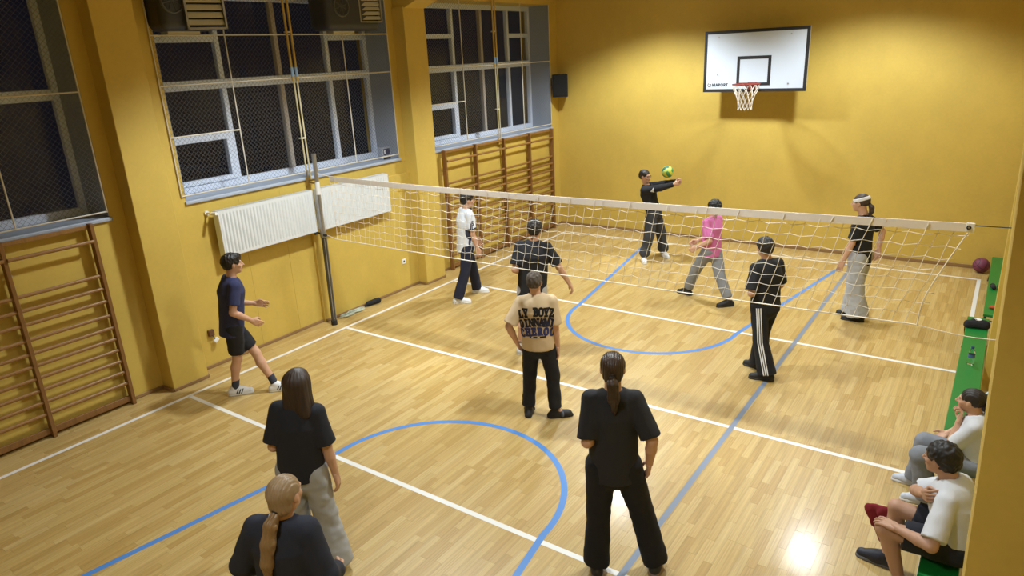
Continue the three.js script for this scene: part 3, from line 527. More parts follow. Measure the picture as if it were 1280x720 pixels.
function person(o) {
  const root = thing('person', o.label, 'person', [o.at[0], 0, o.at[1]], o.group);
  const off = V(o.at[0], 0, o.at[1]), W = a => v3(a).sub(off);
  const H = o.H, s = H / 1.72, male = o.male;
  const F0 = V(o.face[0], 0, o.face[1]).normalize();
  const hip = W(o.hip), neck = W(o.neck), U = neck.clone().sub(hip).normalize();
  const R = F0.clone().cross(U).normalize(), F = U.clone().cross(R).normalize();
  const tf = o.hipFace ? V(o.hipFace[0], 0, o.hipFace[1]).normalize() : F0, HR = tf.clone().cross(YUP).normalize();
  const sw = (male ? 0.165 : 0.143) * s;
  const pt = (c, r, u, f) => c.clone().addScaledVector(R, r * s).addScaledVector(U, u * s).addScaledVector(F, f * s);
  const raise = o.raise ?? [0, 0];
  const shL = pt(neck, -sw / s, -0.072 + raise[0], 0.0), shR = pt(neck, sw / s, -0.072 + raise[1], 0.0);
  const hpL = hip.clone().addScaledVector(HR, -0.088 * s), hpR = hip.clone().addScaledVector(HR, 0.088 * s);
  const reach = (h, ft) => h.distanceTo(V(ft[0] - off.x, 0.088 * s, ft[1] - off.z).addScaledVector(V(ft[2], 0, ft[3]).normalize(), -0.055 * s)); 
  const ua = 0.295 * s, fa = 0.25 * s, palm = 0.07 * s, legLen = (h, ft) => o.sit ? 0.84 * s : reach(h, ft) * 1.003;
  const arm = (sh, hand, elb, right) => {
    const T = W(hand), pole = elb ? W(elb).sub(sh.clone().add(T).multiplyScalar(0.5)) : F.clone().multiplyScalar(-1).addScaledVector(R, right ? 0.4 : -0.4);
    const [e, h] = ik(sh, T, ua, fa + palm, pole); const w = e.clone().lerp(h, fa / (fa + palm)); return { sh, e, w, d: h.clone().sub(e).normalize() };
  };
  const aL = arm(shL, o.handL, o.elbowL, false), aR = arm(shR, o.handR, o.elbowR, true);
  const leg = (hp, ft) => { const hd = V(ft[2], 0, ft[3]).normalize(); const ank = V(ft[0] - off.x, 0.088 * s + (ft[4] ?? 0), ft[1] - off.z).addScaledVector(hd, -0.055 * s); const ll = legLen(hp, ft), [k, a] = ik(hp, ank, ll * 0.506, ll * 0.494, hd.clone().lerp(tf, 0.5).add(V(0, o.sit ? 1.5 : 0, 0))); return { hp, k, a, hd, lift: ft[4] ?? 0 }; };
  const lL = leg(hpL, o.footL), lR = leg(hpR, o.footR);
  // head frame
  const hc = W(o.head), hF = V(o.look[0], o.look[1] ?? 0, o.look[2]).normalize(); const hR = hF.clone().cross(YUP).normalize(), hU = hR.clone().cross(hF).normalize();
  const hs = s * (o.headScale ?? 1) * 0.98, hp = (r, u, f) => hc.clone().addScaledVector(hR, r * hs).addScaledVector(hU, u * hs).addScaledVector(hF, f * hs);
  const skin = o.skin ?? [0.56, 0.325, 0.215];
  // — body: one continuous skin surface —
  const chest = hip.clone().lerp(neck, 0.72), flat = { axis: F, s: 1.4 };
  const body = [cone(hip, chest, 0.118 * s, 0.138 * s, 0.04, { flat }), cone(chest, pt(neck, 0, -0.06, 0), 0.13 * s, 0.07 * s, 0.04, { flat })];
  body.push(cone(pt(neck, 0, -0.05, 0), hp(0, -0.05, -0.018), 0.056 * s, 0.052 * s, 0.03));
  for (const a of [aL, aR]) body.push(cone(pt(neck, 0, -0.06, 0), a.sh, 0.06 * s, 0.052 * s, 0.03), cone(a.sh, a.e, 0.050 * s, 0.039 * s, 0.02), cone(a.e, a.e.clone().lerp(a.w, 0.35), 0.039 * s, 0.040 * s, 0.015), cone(a.e.clone().lerp(a.w, 0.35), a.w, 0.040 * s, 0.0265 * s, 0.012), cone(a.w, a.w.clone().addScaledVector(a.d, 0.03 * s), 0.0265 * s, 0.020 * s, 0.01));
  for (const l of [lL, lR]) { const c = l.k.clone().lerp(l.a, 0.3).addScaledVector(l.hd, -0.012 * s); body.push(cone(l.hp, l.k, 0.082 * s, 0.054 * s, 0.03), cone(l.k, c, 0.052 * s, 0.056 * s, 0.02), cone(c, l.a, 0.055 * s, 0.035 * s, 0.02), cone(l.a, l.a.clone().addScaledVector(l.hd, 0.06 * s).add(V(0, -0.03 * s, 0)), 0.036 * s, 0.034 * s, 0.02)); }
  const skinCol = () => skin;
  const gBody = sdf(body, 0.0115, { color: skinCol });
  const head = [ell(hp(0, 0.030, -0.016), hR, hU, hF, 0.075 * hs, 0.086 * hs, 0.094 * hs, 0.02), ell(hp(0, -0.030, 0.020), hR, hU, hF, 0.060 * hs, 0.082 * hs, 0.072 * hs, 0.03 * hs), ell(hp(0, -0.094, 0.058), hR, hU, hF, 0.028 * hs, 0.022 * hs, 0.026 * hs, 0.025 * hs),
    cone(hp(-0.036, 0.024, 0.076), hp(0.036, 0.024, 0.076), 0.012 * hs, 0.012 * hs, 0.02 * hs), ell(hp(0.036, -0.022, 0.058), hR, hU, hF, 0.024 * hs, 0.020 * hs, 0.022 * hs, 0.02 * hs), ell(hp(-0.036, -0.022, 0.058), hR, hU, hF, 0.024 * hs, 0.020 * hs, 0.022 * hs, 0.02 * hs),
    { ...ell(hp(0.031, 0.006, 0.098), hR, hU, hF, 0.017 * hs, 0.011 * hs, 0.014 * hs, 0.010 * hs), op: 's' }, { ...ell(hp(-0.031, 0.006, 0.098), hR, hU, hF, 0.017 * hs, 0.011 * hs, 0.014 * hs, 0.010 * hs), op: 's' },
    ell(hp(0.031, 0.005, 0.078), hR, hU, hF, 0.0125 * hs, 0.0095 * hs, 0.0125 * hs, 0.002), ell(hp(-0.031, 0.005, 0.078), hR, hU, hF, 0.0125 * hs, 0.0095 * hs, 0.0125 * hs, 0.002),
    cone(hp(0, 0.014, 0.086), hp(0, -0.030, 0.112), 0.0085 * hs, 0.0125 * hs, 0.010 * hs), cone(hp(-0.012, -0.034, 0.098), hp(0.012, -0.034, 0.098), 0.008 * hs, 0.008 * hs, 0.008 * hs),
    cone(hp(-0.018, -0.060, 0.086), hp(0.018, -0.060, 0.086), 0.0065 * hs, 0.0065 * hs, 0.006 * hs), cone(hp(-0.016, -0.070, 0.084), hp(0.016, -0.070, 0.084), 0.0070 * hs, 0.0070 * hs, 0.005 * hs),
    ell(hp(0.076, -0.006, -0.008), hR, hU, hF, 0.011 * hs, 0.032 * hs, 0.020 * hs, 0.008), ell(hp(-0.076, -0.006, -0.008), hR, hU, hF, 0.011 * hs, 0.032 * hs, 0.020 * hs, 0.008),
    cone(hp(0, -0.05, -0.018), hc.clone().lerp(neck, 0.85), 0.052 * s, 0.056 * s, 0.03)];
  const hairC = o.hair.color;
  const headCol = (x, y, z) => { const q = V(x, y, z).sub(hc), r = q.dot(hR) / hs, u = q.dot(hU) / hs, f = q.dot(hF) / hs; const ar = Math.abs(r);
    if (f > 0.06) { const e = Math.hypot(ar - 0.031, u - 0.005); if (e < 0.0048) return [0.03, 0.022, 0.018]; if (Math.hypot((ar - 0.031) / 1.35, u - 0.005) < 0.008) return [0.62, 0.58, 0.55]; if (Math.abs(u - 0.027 + (ar - 0.032) ** 2 * 6) < 0.0032 && ar > 0.016 && ar < 0.048) return hairC.map((c, i) => c * 0.55 + skin[i] * 0.4); if (f > 0.075 && ar < 0.022 && u < -0.055 && u > -0.077) return [skin[0] * 0.85, skin[1] * 0.58, skin[2] * 0.62]; }
    return skin; };
  const gHead = sdf(head, o.fine ? 0.004 : 0.005, { color: headCol });
  const tdir = (a, right) => { const t = (right ? o.thumbR : o.thumbL); const q = t ? V(...t) : F.clone(); q.addScaledVector(a.d, -q.dot(a.d)); if (q.lengthSq() < 0.02) { q.copy(U).addScaledVector(a.d, -U.dot(a.d)); } return q.normalize(); };
  const gHL = sdf(handPrims(aL.w, aL.d, tdir(aL, false), false, s * 0.97, o.curlL ?? 0.32), 0.0036, { color: skinCol }), gHR = sdf(handPrims(aR.w, aR.d, tdir(aR, true), true, s * 0.97, o.curlR ?? 0.32), 0.0036, { color: skinCol });
  mesh('body', mergeGeometries([gBody, gHead, gHL, gHR]), vcMat(0.55), root);
  // — top —
  const T = o.top, lo = (T.loose ?? 0.02) * s, hem = hip.clone().addScaledVector(U, -(T.drop ?? 0.08) * s);
  const tFlat = { axis: F, s: T.flat ?? 1.32 };
  const cr = (male ? 0.165 : 0.150) * s, top = [cone(hem, chest, (male ? 0.150 : 0.145) * s + lo * 1.1, cr + lo * 0.6, 0.05, { flat: tFlat, capA: o.sit ? true : 'y' }), cone(chest, pt(neck, 0, -0.075, -0.005), cr + lo * 0.4, 0.085 * s + lo * 0.4, 0.05, { flat: { axis: F, s: 1.22 } })];
  for (const a of [aL, aR]) {
    top.push(cone(pt(neck, 0, -0.045, 0).lerp(a.sh, 0.25), a.sh.clone().addScaledVector(U, 0.002), 0.050 * s + lo * 0.15, 0.050 * s + lo * 0.2, 0.04));
    const fr = T.sleeve ?? 0.72;
    if (fr <= 1) top.push(cone(a.sh, a.sh.clone().lerp(a.e, fr), 0.058 * s + lo * 0.25, 0.054 * s + lo * 0.75, 0.025, { capB: true }));
    else { top.push(cone(a.sh, a.e, 0.062 * s + lo * 0.5, 0.052 * s + lo * 0.7, 0.025), cone(a.e, a.e.clone().lerp(a.w, fr - 1), 0.052 * s + lo * 0.7, 0.036 * s + lo * 0.6, 0.02, { capB: true })); }
  }
  top.push({ ...cone(pt(neck, 0, -0.028, 0.012), pt(neck, 0, 0.1, 0.03), 0.062 * s, 0.068 * s, 0.012), op: 's' });
  const fseed = o.at[0] * 7 + o.at[1] * 3;
  const tw = folds(T.fold ?? 0.006, 9, 6, fseed);
  const topMesh = mesh(T.name ?? 't_shirt', sdf(top, 0.0095, { wrinkle: tw, amp: 0.01, color: T.paint ? T.paint({ aL, aR, pt, neck, hip, R, U, F, s, chest }) : null }), T.paint ? vcMat(0.9) : fabric(T.color), root);
  if (T.collar) mesh('collar', new THREE.TorusGeometry(0.062 * s, 0.012 * s, 8, 26).scale(1, 1, 1.5).applyMatrix4(new THREE.Matrix4().makeBasis(R, F, U.clone().addScaledVector(F, 0.25).normalize()).setPosition(pt(neck, 0, -0.005, 0.012))), fabric(T.collar), root);
  // — bottom —
  const Bt = o.bottom, bl = (Bt.loose ?? 0.015) * s, bot = [cone(hip.clone().addScaledVector(U, 0.10 * s), hip.clone().addScaledVector(YUP, o.sit ? 0 : -0.03 * s), 0.132 * s, (o.sit ? 0.125 : 0.150) * s + bl * 0.4, 0.04, { flat: { axis: o.sit ? F : tf, s: 1.28 } })];
  const hemY = Bt.hem ?? 0.05;
  for (const l of [lL, lR]) {
    const kr = 0.066 * s + bl, hr = (Bt.flare ?? 0.064) * s + bl;
    bot.push(cone(l.hp, l.k, 0.092 * s + bl * 0.8, Bt.shorts ? 0.080 * s + bl : kr, 0.03, Bt.shorts ? {} : {}));
    if (Bt.shorts) { bot.pop(); const e = l.hp.clone().lerp(l.k, Bt.shorts); bot.push(cone(l.hp, e, 0.092 * s + bl * 0.8, 0.074 * s + bl * 1.2, 0.012, { capB: true })); }
    else { const e = l.k.clone().lerp(l.a, 1.0 - (hemY - 0.06) / 0.35); bot.push(cone(l.k, e, kr, hr, 0.02, { capB: true })); if (Bt.gather) bot.push(cone(l.k.clone().lerp(l.a, 0.72), l.k.clone().lerp(l.a, 0.8), 0.07 * s + bl, 0.07 * s + bl, 0.03)); }
  }
  const botMesh = mesh(Bt.name ?? (Bt.shorts ? 'shorts' : 'trousers'), sdf(bot, 0.0095, { wrinkle: folds(Bt.fold ?? 0.007, 8, 9, fseed + 5), amp: 0.01 }), fabric(Bt.color), root);
  // — shoes —
  for (const l of [lL, lR]) {
    const Sx = o.shoes, a0 = V(l.a.x, l.lift, l.a.z), sd = l.hd.clone().cross(YUP).normalize(); const q = (f, u, r) => a0.clone().addScaledVector(l.hd, f * s).addScaledVector(YUP, u * s).addScaledVector(sd, r * s);
    const pr = Sx.slide ? [cone(q(-0.055, 0.022, 0), q(0.15, 0.020, 0), 0.042 * s, 0.046 * s, 0.01, {}), cone(q(-0.02, 0.06, 0), q(0.0, 0.10, 0), 0.042 * s, 0.042 * s, 0.03), cone(q(0.0, 0.05, 0), q(0.13, 0.032, 0), 0.042 * s, 0.040 * s, 0.03)]
      : [cone(q(-0.050, 0.040, 0), q(0.06, 0.038, 0.004), 0.043 * s, 0.044 * s, 0.02), cone(q(0.06, 0.038, 0), q(0.165, 0.030, 0), 0.046 * s, 0.037 * s, 0.03), cone(q(-0.025, 0.05, 0), q(-0.01, 0.095, 0), 0.042 * s, 0.042 * s, 0.02), cone(q(0.01, 0.085, 0), q(0.10, 0.052, 0), 0.036 * s, 0.032 * s, 0.03)];
    // sole: a flat slab around the same outline
    pr.push({ k: 0, op: 'i', bb: null, d: (x, y, z) => l.lift - y });
    const solePr = [cone(q(-0.050, 0.0, 0), q(0.165, 0.0, 0), 0.044 * s, 0.043 * s, 0.0), cone(q(0.05, 0.0, 0.002), q(0.13, 0.0, 0), 0.045 * s, 0.048 * s, 0.01), { k: 0, op: 'i', bb: null, d: (x, y, z) => Math.max(l.lift - y, y - l.lift - 0.026 * s) }];
    const col = Sx.stripes ? (x, y, z) => { const p = V(x, y, z).sub(a0); const f = p.dot(l.hd) / s + (p.y / s - 0.05) * -0.5, u = p.y / s, r = Math.abs(p.dot(sd)) / s; for (const c of [0.025, 0.052, 0.079]) if (Math.abs(f - c) < 0.0075 && u > 0.022 && u < 0.078 && r > 0.022) return Sx.stripes; return Sx.color; } : null;
    mesh('shoe', sdf(pr, Sx.stripes ? 0.0042 : 0.0065, { color: col }), col ? vcMat(0.6) : fabric(Sx.color, { roughness: 0.6 }), root);
    mesh('shoe_sole', sdf(solePr, 0.0065), fabric(Sx.sole ?? [0.7, 0.7, 0.68], { roughness: 0.7 }), root);
    if (Sx.strap) mesh('slide_strap', sdf([cone(q(0.075, 0.035, -0.02), q(0.075, 0.035, 0.02), 0.047 * s, 0.047 * s, 0, { flat: { axis: l.hd, s: 2.2 } }), { k: 0, op: 'i', bb: null, d: (x, y, z) => l.lift + 0.02 - y }], 0.005), fabric(Sx.strap), root);
    if (o.socks) mesh('sock', sdf([cone(l.a.clone().add(V(0, -0.02, 0)), l.a.clone().lerp(l.k, o.socks.len ?? 0.2), 0.042 * s, 0.045 * s, 0.0, { capB: true })], 0.007), fabric(o.socks.color), root);
  }
  // — hair —
  const h = o.hair, hr = [], dirty = (h.puff ?? 0) + (h.tail ? 0.002 : 0.005);
  hr.push(ell(hp(0, 0.038, -0.020), hR, hU, hF, (0.083 + dirty) * hs, (0.088 + dirty) * hs, (0.101 + dirty) * hs, 0.015));
  const nape = h.nape ?? -0.062;
  if (h.style !== 'cap') hr.push(ell(hp(0, nape + 0.045, -0.062), hR, hU, hF, 0.066 * hs, 0.062 * hs, 0.052 * hs, 0.03));
  hr.push({ ...ell(hp(0, -0.045, 0.105), hR, hU, hF, 0.080 * hs, (h.fringe ?? 0.098) * hs, 0.085 * hs, 0.01), op: 's' });
  if (!h.long) { for (const q of [-1, 1]) hr.push({ ...ell(hp(q * 0.085, -0.035, 0.012), hR, hU, hF, 0.030 * hs, 0.055 * hs, 0.040 * hs, 0.01), op: 's' }); }
  if (!h.long) hr.push({ k: 0.01, op: 'i', bb: null, d: (x, y, z) => { const q = V(x, y, z).sub(hc); return nape - q.dot(hU) / hs - Math.max(0, q.dot(hF) / hs + 0.03) * -0.7; } });
  if (h.fringePuff) hr.push(ell(hp(0, 0.085, 0.062), hR, hU, hF, 0.062 * hs, 0.030 * hs, 0.034 * hs, 0.03));
  if (h.long) for (const q of [-1, 0, 1]) hr.push(cone(hp(q * 0.035, 0.02, -0.05), hp(q * 0.068, -h.long, -0.060 - 0.01 * Math.abs(q)), 0.060 * hs, 0.046 * hs, 0.04));
  if (h.long && h.sideLocks) for (const q of [-1, 1]) hr.push(cone(hp(q * 0.068, 0.02, 0.0), hp(q * 0.075, -h.long * 0.8, 0.0), 0.026 * hs, 0.028 * hs, 0.03));
  if (h.bun) hr.push(ell(hp(...h.bun), hR, hU, hF, 0.035 * hs, 0.035 * hs, 0.03 * hs, 0.02));
  const strand = h.tail ? (x, y, z) => 0.0022 * Math.sin(V(x, y, z).sub(hc).dot(hR) * 420) + 0.003 * noise(x * 30, y * 12, z * 30) : h.long ? (x, y, z) => { const q = V(x, y, z).sub(hc); return 0.0012 * Math.sin(Math.atan2(q.dot(hR), -q.dot(hF)) * 26 + 3 * noise(x * 9, y * 5, z * 9)) + 0.003 * noise(x * 25, y * 10, z * 25); } : (x, y, z) => (h.curly ? 0.016 : 0.009) * noise(x * (h.curly ? 38 : 45), y * (h.curly ? 38 : 28), z * (h.curly ? 38 : 45));
  const hairMesh = mesh('hair', sdf(hr, 0.0048, { wrinkle: strand, amp: 0.01 }), fabric(hairC, { roughness: h.gloss ?? 0.55, bumpMap: null }), root);
  if (h.tail) {
    const pts = h.tail.map(p => hp(...p)), pr = [];
    for (let i = 0; i < pts.length - 1; i++) { const w = h.tailR ?? [0.018, 0.030, 0.030, 0.012]; pr.push(cone(pts[i], pts[i + 1], w[Math.min(i, w.length - 1)], w[Math.min(i + 1, w.length - 1)], 0.02)); }
    mesh('ponytail', sdf(pr, 0.0048, { wrinkle: (x, y, z) => { const q = V(x, y, z).sub(hc); return 0.003 * Math.sin(q.dot(hR) * 300 + 4 * noise(x * 9, y * 6, z * 9)) + 0.003 * noise(x * 25, y * 8, z * 25); }, amp: 0.01 }), fabric(h.tailColor ?? hairC, { roughness: h.gloss ?? 0.55, bumpMap: null }), root);
    mesh('hair_tie', new THREE.TorusGeometry(0.018, 0.007, 8, 18).applyQuaternion(new THREE.Quaternion().setFromUnitVectors(V(0, 0, 1), pts[1].clone().sub(pts[0]).normalize())).translate(pts[0].x, pts[0].y, pts[0].z), fabric([0.02, 0.02, 0.025]), root);
  }
  if (o.headband) { const pr = [{ ...ell(hp(0, 0.036, -0.018), hR, hU, hF, 0.094 * hs, 0.099 * hs, 0.114 * hs, 0) }]; const bn = hU.clone().multiplyScalar(0.94).addScaledVector(hF, 0.34).normalize(), bc = hp(0, 0.050, 0.0); pr.push(cut(bc.clone().addScaledVector(bn, 0.021 * hs), bn), cut(bc.clone().addScaledVector(bn, -0.021 * hs), bn.clone().negate())); mesh('headband', sdf(pr, 0.0045), fabric(o.headband), root); }
  if (o.glasses) { for (const q of [-1, 1]) mesh('glasses_rim', new THREE.TorusGeometry(0.021 * hs, 0.0026, 6, 20).applyMatrix4(new THREE.Matrix4().makeBasis(hR, hU, hF).setPosition(hp(q * 0.031, 0.004, 0.103))), M.black, root); mesh('glasses_bridge', rod(hp(-0.012, 0.008, 0.104), hp(0.012, 0.008, 0.104), 0.0026, 6), M.black, root); for (const q of [-1, 1]) mesh('glasses_arm', rod(hp(q * 0.051, 0.008, 0.102), hp(q * 0.080, 0.010, 0.0), 0.0026, 6), M.black, root); }
  root.updateMatrixWorld(true);
  return { root, topMesh, botMesh, aL, aR, lL, lR, pt, neck, hip, chest, R, U, F, s, hp };
}
// flat print laid on cloth
function print(target, name, center, normal, up, size, draw, w = 512, h = 512) {
  const cv = document.createElement('canvas'); cv.width = w; cv.height = h; const c = cv.getContext('2d'); c.clearRect(0, 0, w, h); draw(c, w, h);
  const t = new THREE.CanvasTexture(cv); t.colorSpace = THREE.SRGBColorSpace;
  const z = normal.clone().normalize(), x = up.clone().cross(z).normalize(), y = z.clone().cross(x);
  const e = new THREE.Euler().setFromRotationMatrix(new THREE.Matrix4().makeBasis(x, y, z));
  const g = new DecalGeometry(target, center, e, size);
  const root = target.parent; g.translate(-root.position.x, -root.position.y, -root.position.z);
  const p = g.attributes.position, n = g.attributes.normal; for (let i = 0; i < p.count; i++) p.setXYZ(i, p.getX(i) + n.getX(i) * 0.0012, p.getY(i) + n.getY(i) * 0.0012, p.getZ(i) + n.getZ(i) * 0.0012);
  return mesh(name, g, new THREE.MeshStandardMaterial({ map: t, transparent: true, roughness: 0.8, polygonOffset: true, polygonOffsetFactor: -4 }), root);
}
//@@PEOPLE
const black = [0.013, 0.013, 0.017], navy = [0.016, 0.018, 0.045], white = [0.72, 0.72, 0.74];
// boy in navy at the wall
person({ label: 'boy in navy t-shirt and black shorts standing below the radiator', male: true, H: 1.72, at: [0.68, 2.01], face: [0.35, -0.94], look: [0.42, 0.0, -0.90], hip: [0.595, 0.90, 2.14], neck: [0.645, 1.48, 2.07], head: [0.665, 1.625, 2.03],
  handR: [0.86, 0.93, 1.98], elbowR: [0.80, 1.17, 2.36], handL: [0.66, 1.06, 1.76], elbowL: [0.45, 1.1, 2.02], thumbR: [0.1, 1, 0], thumbL: [0, 1, 0], footL: [0.87, 1.82, 0.62, -0.78], footR: [0.52, 2.14, 0.62, -0.78],
  top: { color: [0.026, 0.031, 0.092], sleeve: 0.72, loose: 0.026, drop: 0.10 }, bottom: { color: black, shorts: 0.80, loose: 0.012 }, shoes: { color: [0.74, 0.75, 0.78], stripes: [0.02, 0.022, 0.04], sole: [0.75, 0.75, 0.74] }, socks: { color: [0.04, 0.045, 0.07], len: 0.30 }, hair: { color: [0.012, 0.009, 0.008], puff: 0.006, fringe: 0.085, nape: -0.055, fringePuff: true }, fine: true });
// woman with grey trousers
person({ label: 'dark-haired woman in black t-shirt and wide grey trousers with her back turned', H: 1.68, at: [3.75, 3.66], face: [-0.51, -0.86], look: [-0.30, 0, -0.95], hip: [3.74, 0.89, 3.67], neck: [3.77, 1.44, 3.64], head: [3.79, 1.58, 3.61],
  handR: [3.93, 0.72, 3.50], elbowR: [3.98, 1.05, 3.60], handL: [3.56, 1.02, 3.48], elbowL: [3.60, 1.05, 3.80], footL: [3.64, 3.70, -0.5, -0.86], footR: [3.86, 3.55, -0.4, -0.9],
  top: { color: [0.014, 0.015, 0.022], sleeve: 0.86, loose: 0.034, drop: 0.045 }, bottom: { color: [0.36, 0.365, 0.37], loose: 0.024, flare: 0.118, fold: 0.012 }, shoes: { color: [0.6, 0.6, 0.6] }, hair: { color: [0.034, 0.019, 0.013], long: 0.20, sideLocks: true, style: 'cap' }, fine: true });
// blonde with ponytail
person({ label: 'blonde woman with long low ponytail in navy sweatshirt', H: 1.66, at: [4.76, 4.47], face: [-0.50, -0.87], look: [-0.25, 0.02, -0.97], hip: [4.72, 0.88, 4.53], neck: [4.73, 1.40, 4.52], head: [4.755, 1.535, 4.475],
  handR: [4.78, 0.88, 4.22], elbowR: [4.93, 1.06, 4.44], handL: [4.52, 0.92, 4.38], elbowL: [4.47, 1.13, 4.74], footL: [4.66, 4.56, -0.5, -0.86], footR: [4.85, 4.42, -0.5, -0.86],
  top: { name: 'sweatshirt', color: [0.018, 0.021, 0.036], sleeve: 1.9, loose: 0.034, drop: 0.10, collar: [0.62, 0.62, 0.62] }, bottom: { color: [0.03, 0.03, 0.04], loose: 0.03 }, shoes: { color: white }, hair: { color: [0.30, 0.205, 0.115], nape: -0.085, gloss: 0.42, tail: [[0, -0.05, -0.10], [-0.005, -0.10, -0.15], [-0.015, -0.20, -0.185], [-0.03, -0.32, -0.205], [-0.05, -0.46, -0.205]], tailR: [0.020, 0.034, 0.036, 0.032, 0.014], tailColor: [0.27, 0.165, 0.075] }, fine: true });
// woman in black, near the blue circle
person({ label: 'woman with brown ponytail in black t-shirt and black trousers astride the grey line', H: 1.77, at: [5.74, 2.42], face: [-0.46, -0.89], look: [-0.45, 0, -0.89], hip: [5.675, 0.90, 2.45], neck: [5.675, 1.50, 2.46], head: [5.67, 1.655, 2.455],
  handR: [5.89, 0.86, 2.33], elbowR: [5.93, 1.10, 2.40], handL: [5.52, 1.05, 2.32], elbowL: [5.57, 1.06, 2.66], footL: [5.555, 2.51, -0.55, -0.83], footR: [5.93, 2.25, -0.30, -0.95],
  top: { color: [0.020, 0.020, 0.024], sleeve: 0.92, loose: 0.026, drop: 0.10 }, bottom: { color: [0.009, 0.009, 0.012], loose: 0.020, flare: 0.074 }, shoes: { color: [0.02, 0.02, 0.025], sole: [0.28, 0.2, 0.19] }, hair: { color: [0.042, 0.022, 0.013], nape: -0.07, tail: [[0, 0.0, -0.118], [0, -0.05, -0.150], [0.005, -0.14, -0.155], [0.015, -0.27, -0.135]], tailR: [0.020, 0.036, 0.040, 0.012], gloss: 0.45 }, fine: true });
// boy with printed beige shirt
const beige = person({ label: 'boy in beige t-shirt with lettering on the back and black trousers', male: true, H: 1.64, at: [3.95, 0.75], face: [-0.50, -0.87], look: [-0.40, 0.02, -0.91], hip: [3.94, 0.86, 0.76], neck: [3.93, 1.38, 0.77], head: [3.92, 1.52, 0.765],
  handR: [4.12, 0.70, 0.66], elbowR: [4.16, 0.98, 0.75], handL: [3.74, 0.80, 0.84], elbowL: [3.72, 1.04, 0.98], footL: [3.79, 0.77, -0.45, -0.88], footR: [4.13, 0.68, 0.75, -0.66],
  top: { color: [0.60, 0.46, 0.29], sleeve: 0.88, loose: 0.034, drop: 0.06 }, bottom: { color: [0.010, 0.010, 0.014], loose: 0.012, flare: 0.060, hem: 0.09, fold: 0.009 }, shoes: { color: [0.012, 0.012, 0.015], slide: true, sole: [0.015, 0.015, 0.018], strap: [0.10, 0.11, 0.14] }, socks: { color: [0.012, 0.012, 0.015], len: 0.2 }, hair: { color: [0.085, 0.066, 0.05], nape: -0.045, puff: -0.002, gloss: 0.8 }, fine: true });
print(beige.topMesh, 'back_print', beige.pt(beige.neck, 0, -0.26, -0.14).add(beige.root.position), beige.F.clone().negate(), beige.U, V(0.36, 0.37, 0.30), (c, w, h) => {
  const rows = [['LY BOYZ', '#0c0a0c', 118, 0.09], ['DINNAMI', '#191a33', 118, 0.39], ['CHEROO', '#2a3168', 112, 0.66]];
  for (const [txt, col, px, y] of rows) { c.fillStyle = col; c.strokeStyle = col; c.font = `bold ${px}px serif`; c.lineWidth = 17; const n = txt.length; for (let i = 0; i < n; i++) { const u = (i + 0.5) / n, arc = (u - 0.5) ** 2 * 1.4; c.save(); c.translate(u * w, h * (y + 0.16 + arc * 0.34)); c.rotate((u - 0.5) * 0.45); c.scale(0.92, 1.34); c.textAlign = 'center'; c.fillText(txt[i], 0, 20); c.strokeText(txt[i], 0, 20); c.restore(); } }
  c.fillStyle = '#111118'; c.fillRect(w * 0.28, h * 0.92, w * 0.46, h * 0.05); c.fillStyle = '#e8e4dc'; c.fillRect(w * 0.33, h * 0.925, 26, 20); c.fillRect(w * 0.5, h * 0.925, 34, 20);
});
// boy in black polo
person({ label: 'boy in black polo shirt and grey shorts reaching one arm aside behind the beige-shirted boy', male: true, H: 1.76, at: [2.96, -0.50], face: [-0.42, -0.91], look: [-0.35, 0, -0.94], hip: [3.01, 0.92, -0.53], neck: [3.04, 1.53, -0.56], head: [3.055, 1.68, -0.575],
  handR: [3.40, 0.88, -0.86], elbowR: [3.40, 1.15, -0.60], handL: [2.82, 1.05, -0.66], elbowL: [2.86, 1.15, -0.40], footL: [2.78, -0.56, -0.4, -0.9], footR: [3.13, -0.50, -0.3, -0.95],
  top: { color: black, sleeve: 0.80, loose: 0.028, drop: 0.12, collar: [0.016, 0.016, 0.02] }, bottom: { color: [0.48, 0.48, 0.50], shorts: 0.9, loose: 0.014 }, shoes: { color: [0.66, 0.67, 0.70] }, socks: { color: [0.7, 0.7, 0.7], len: 0.3 }, hair: { color: [0.016, 0.011, 0.009], nape: -0.06, puff: 0.004 }, curlR: 0.5 });
// boy in white jersey
const jersey = person({ label: 'boy in white football jersey with dark trims and navy trousers', male: true, H: 1.72, at: [0.84, -1.94], face: [0.51, -0.86], look: [0.62, -0.05, -0.78], hip: [0.81, 0.87, -1.93], neck: [0.85, 1.47, -1.95], head: [0.88, 1.61, -1.97],
  handR: [1.06, 0.78, -1.94], elbowR: [0.98, 1.07, -1.78], handL: [0.78, 0.86, -2.28], elbowL: [0.68, 1.1, -2.15], footL: [0.82, -2.22, 0.85, -0.5], footR: [0.88, -1.66, 0.80, -0.55],
  top: { name: 'jersey', sleeve: 0.74, loose: 0.026, drop: 0.08, collar: [0.02, 0.022, 0.04], paint: k => (x, y, z) => { const p = V(x, y, z); for (const a of [k.aL, k.aR]) { const t = p.clone().sub(a.sh).dot(a.e.clone().sub(a.sh)) / a.e.distanceToSquared(a.sh); const q = p.distanceTo(a.sh.clone().lerp(a.e, Math.min(1, Math.max(0, t)))); if (t > 0.66 && q < 0.11) return [0.025, 0.027, 0.05]; } const l = p.clone().sub(k.hip); const f = Math.abs(l.dot(k.F)), r = Math.abs(l.dot(k.R)); if (f < 0.018 && r > 0.1 && l.dot(k.U) < 0.42) return [0.04, 0.045, 0.09]; return [0.70, 0.74, 0.82]; } },
  bottom: { color: [0.012, 0.013, 0.030], loose: 0.014, flare: 0.07 }, shoes: { color: [0.72, 0.72, 0.72] }, hair: { color: [0.010, 0.008, 0.008], puff: 0.006, fringe: 0.09, fringePuff: true } });
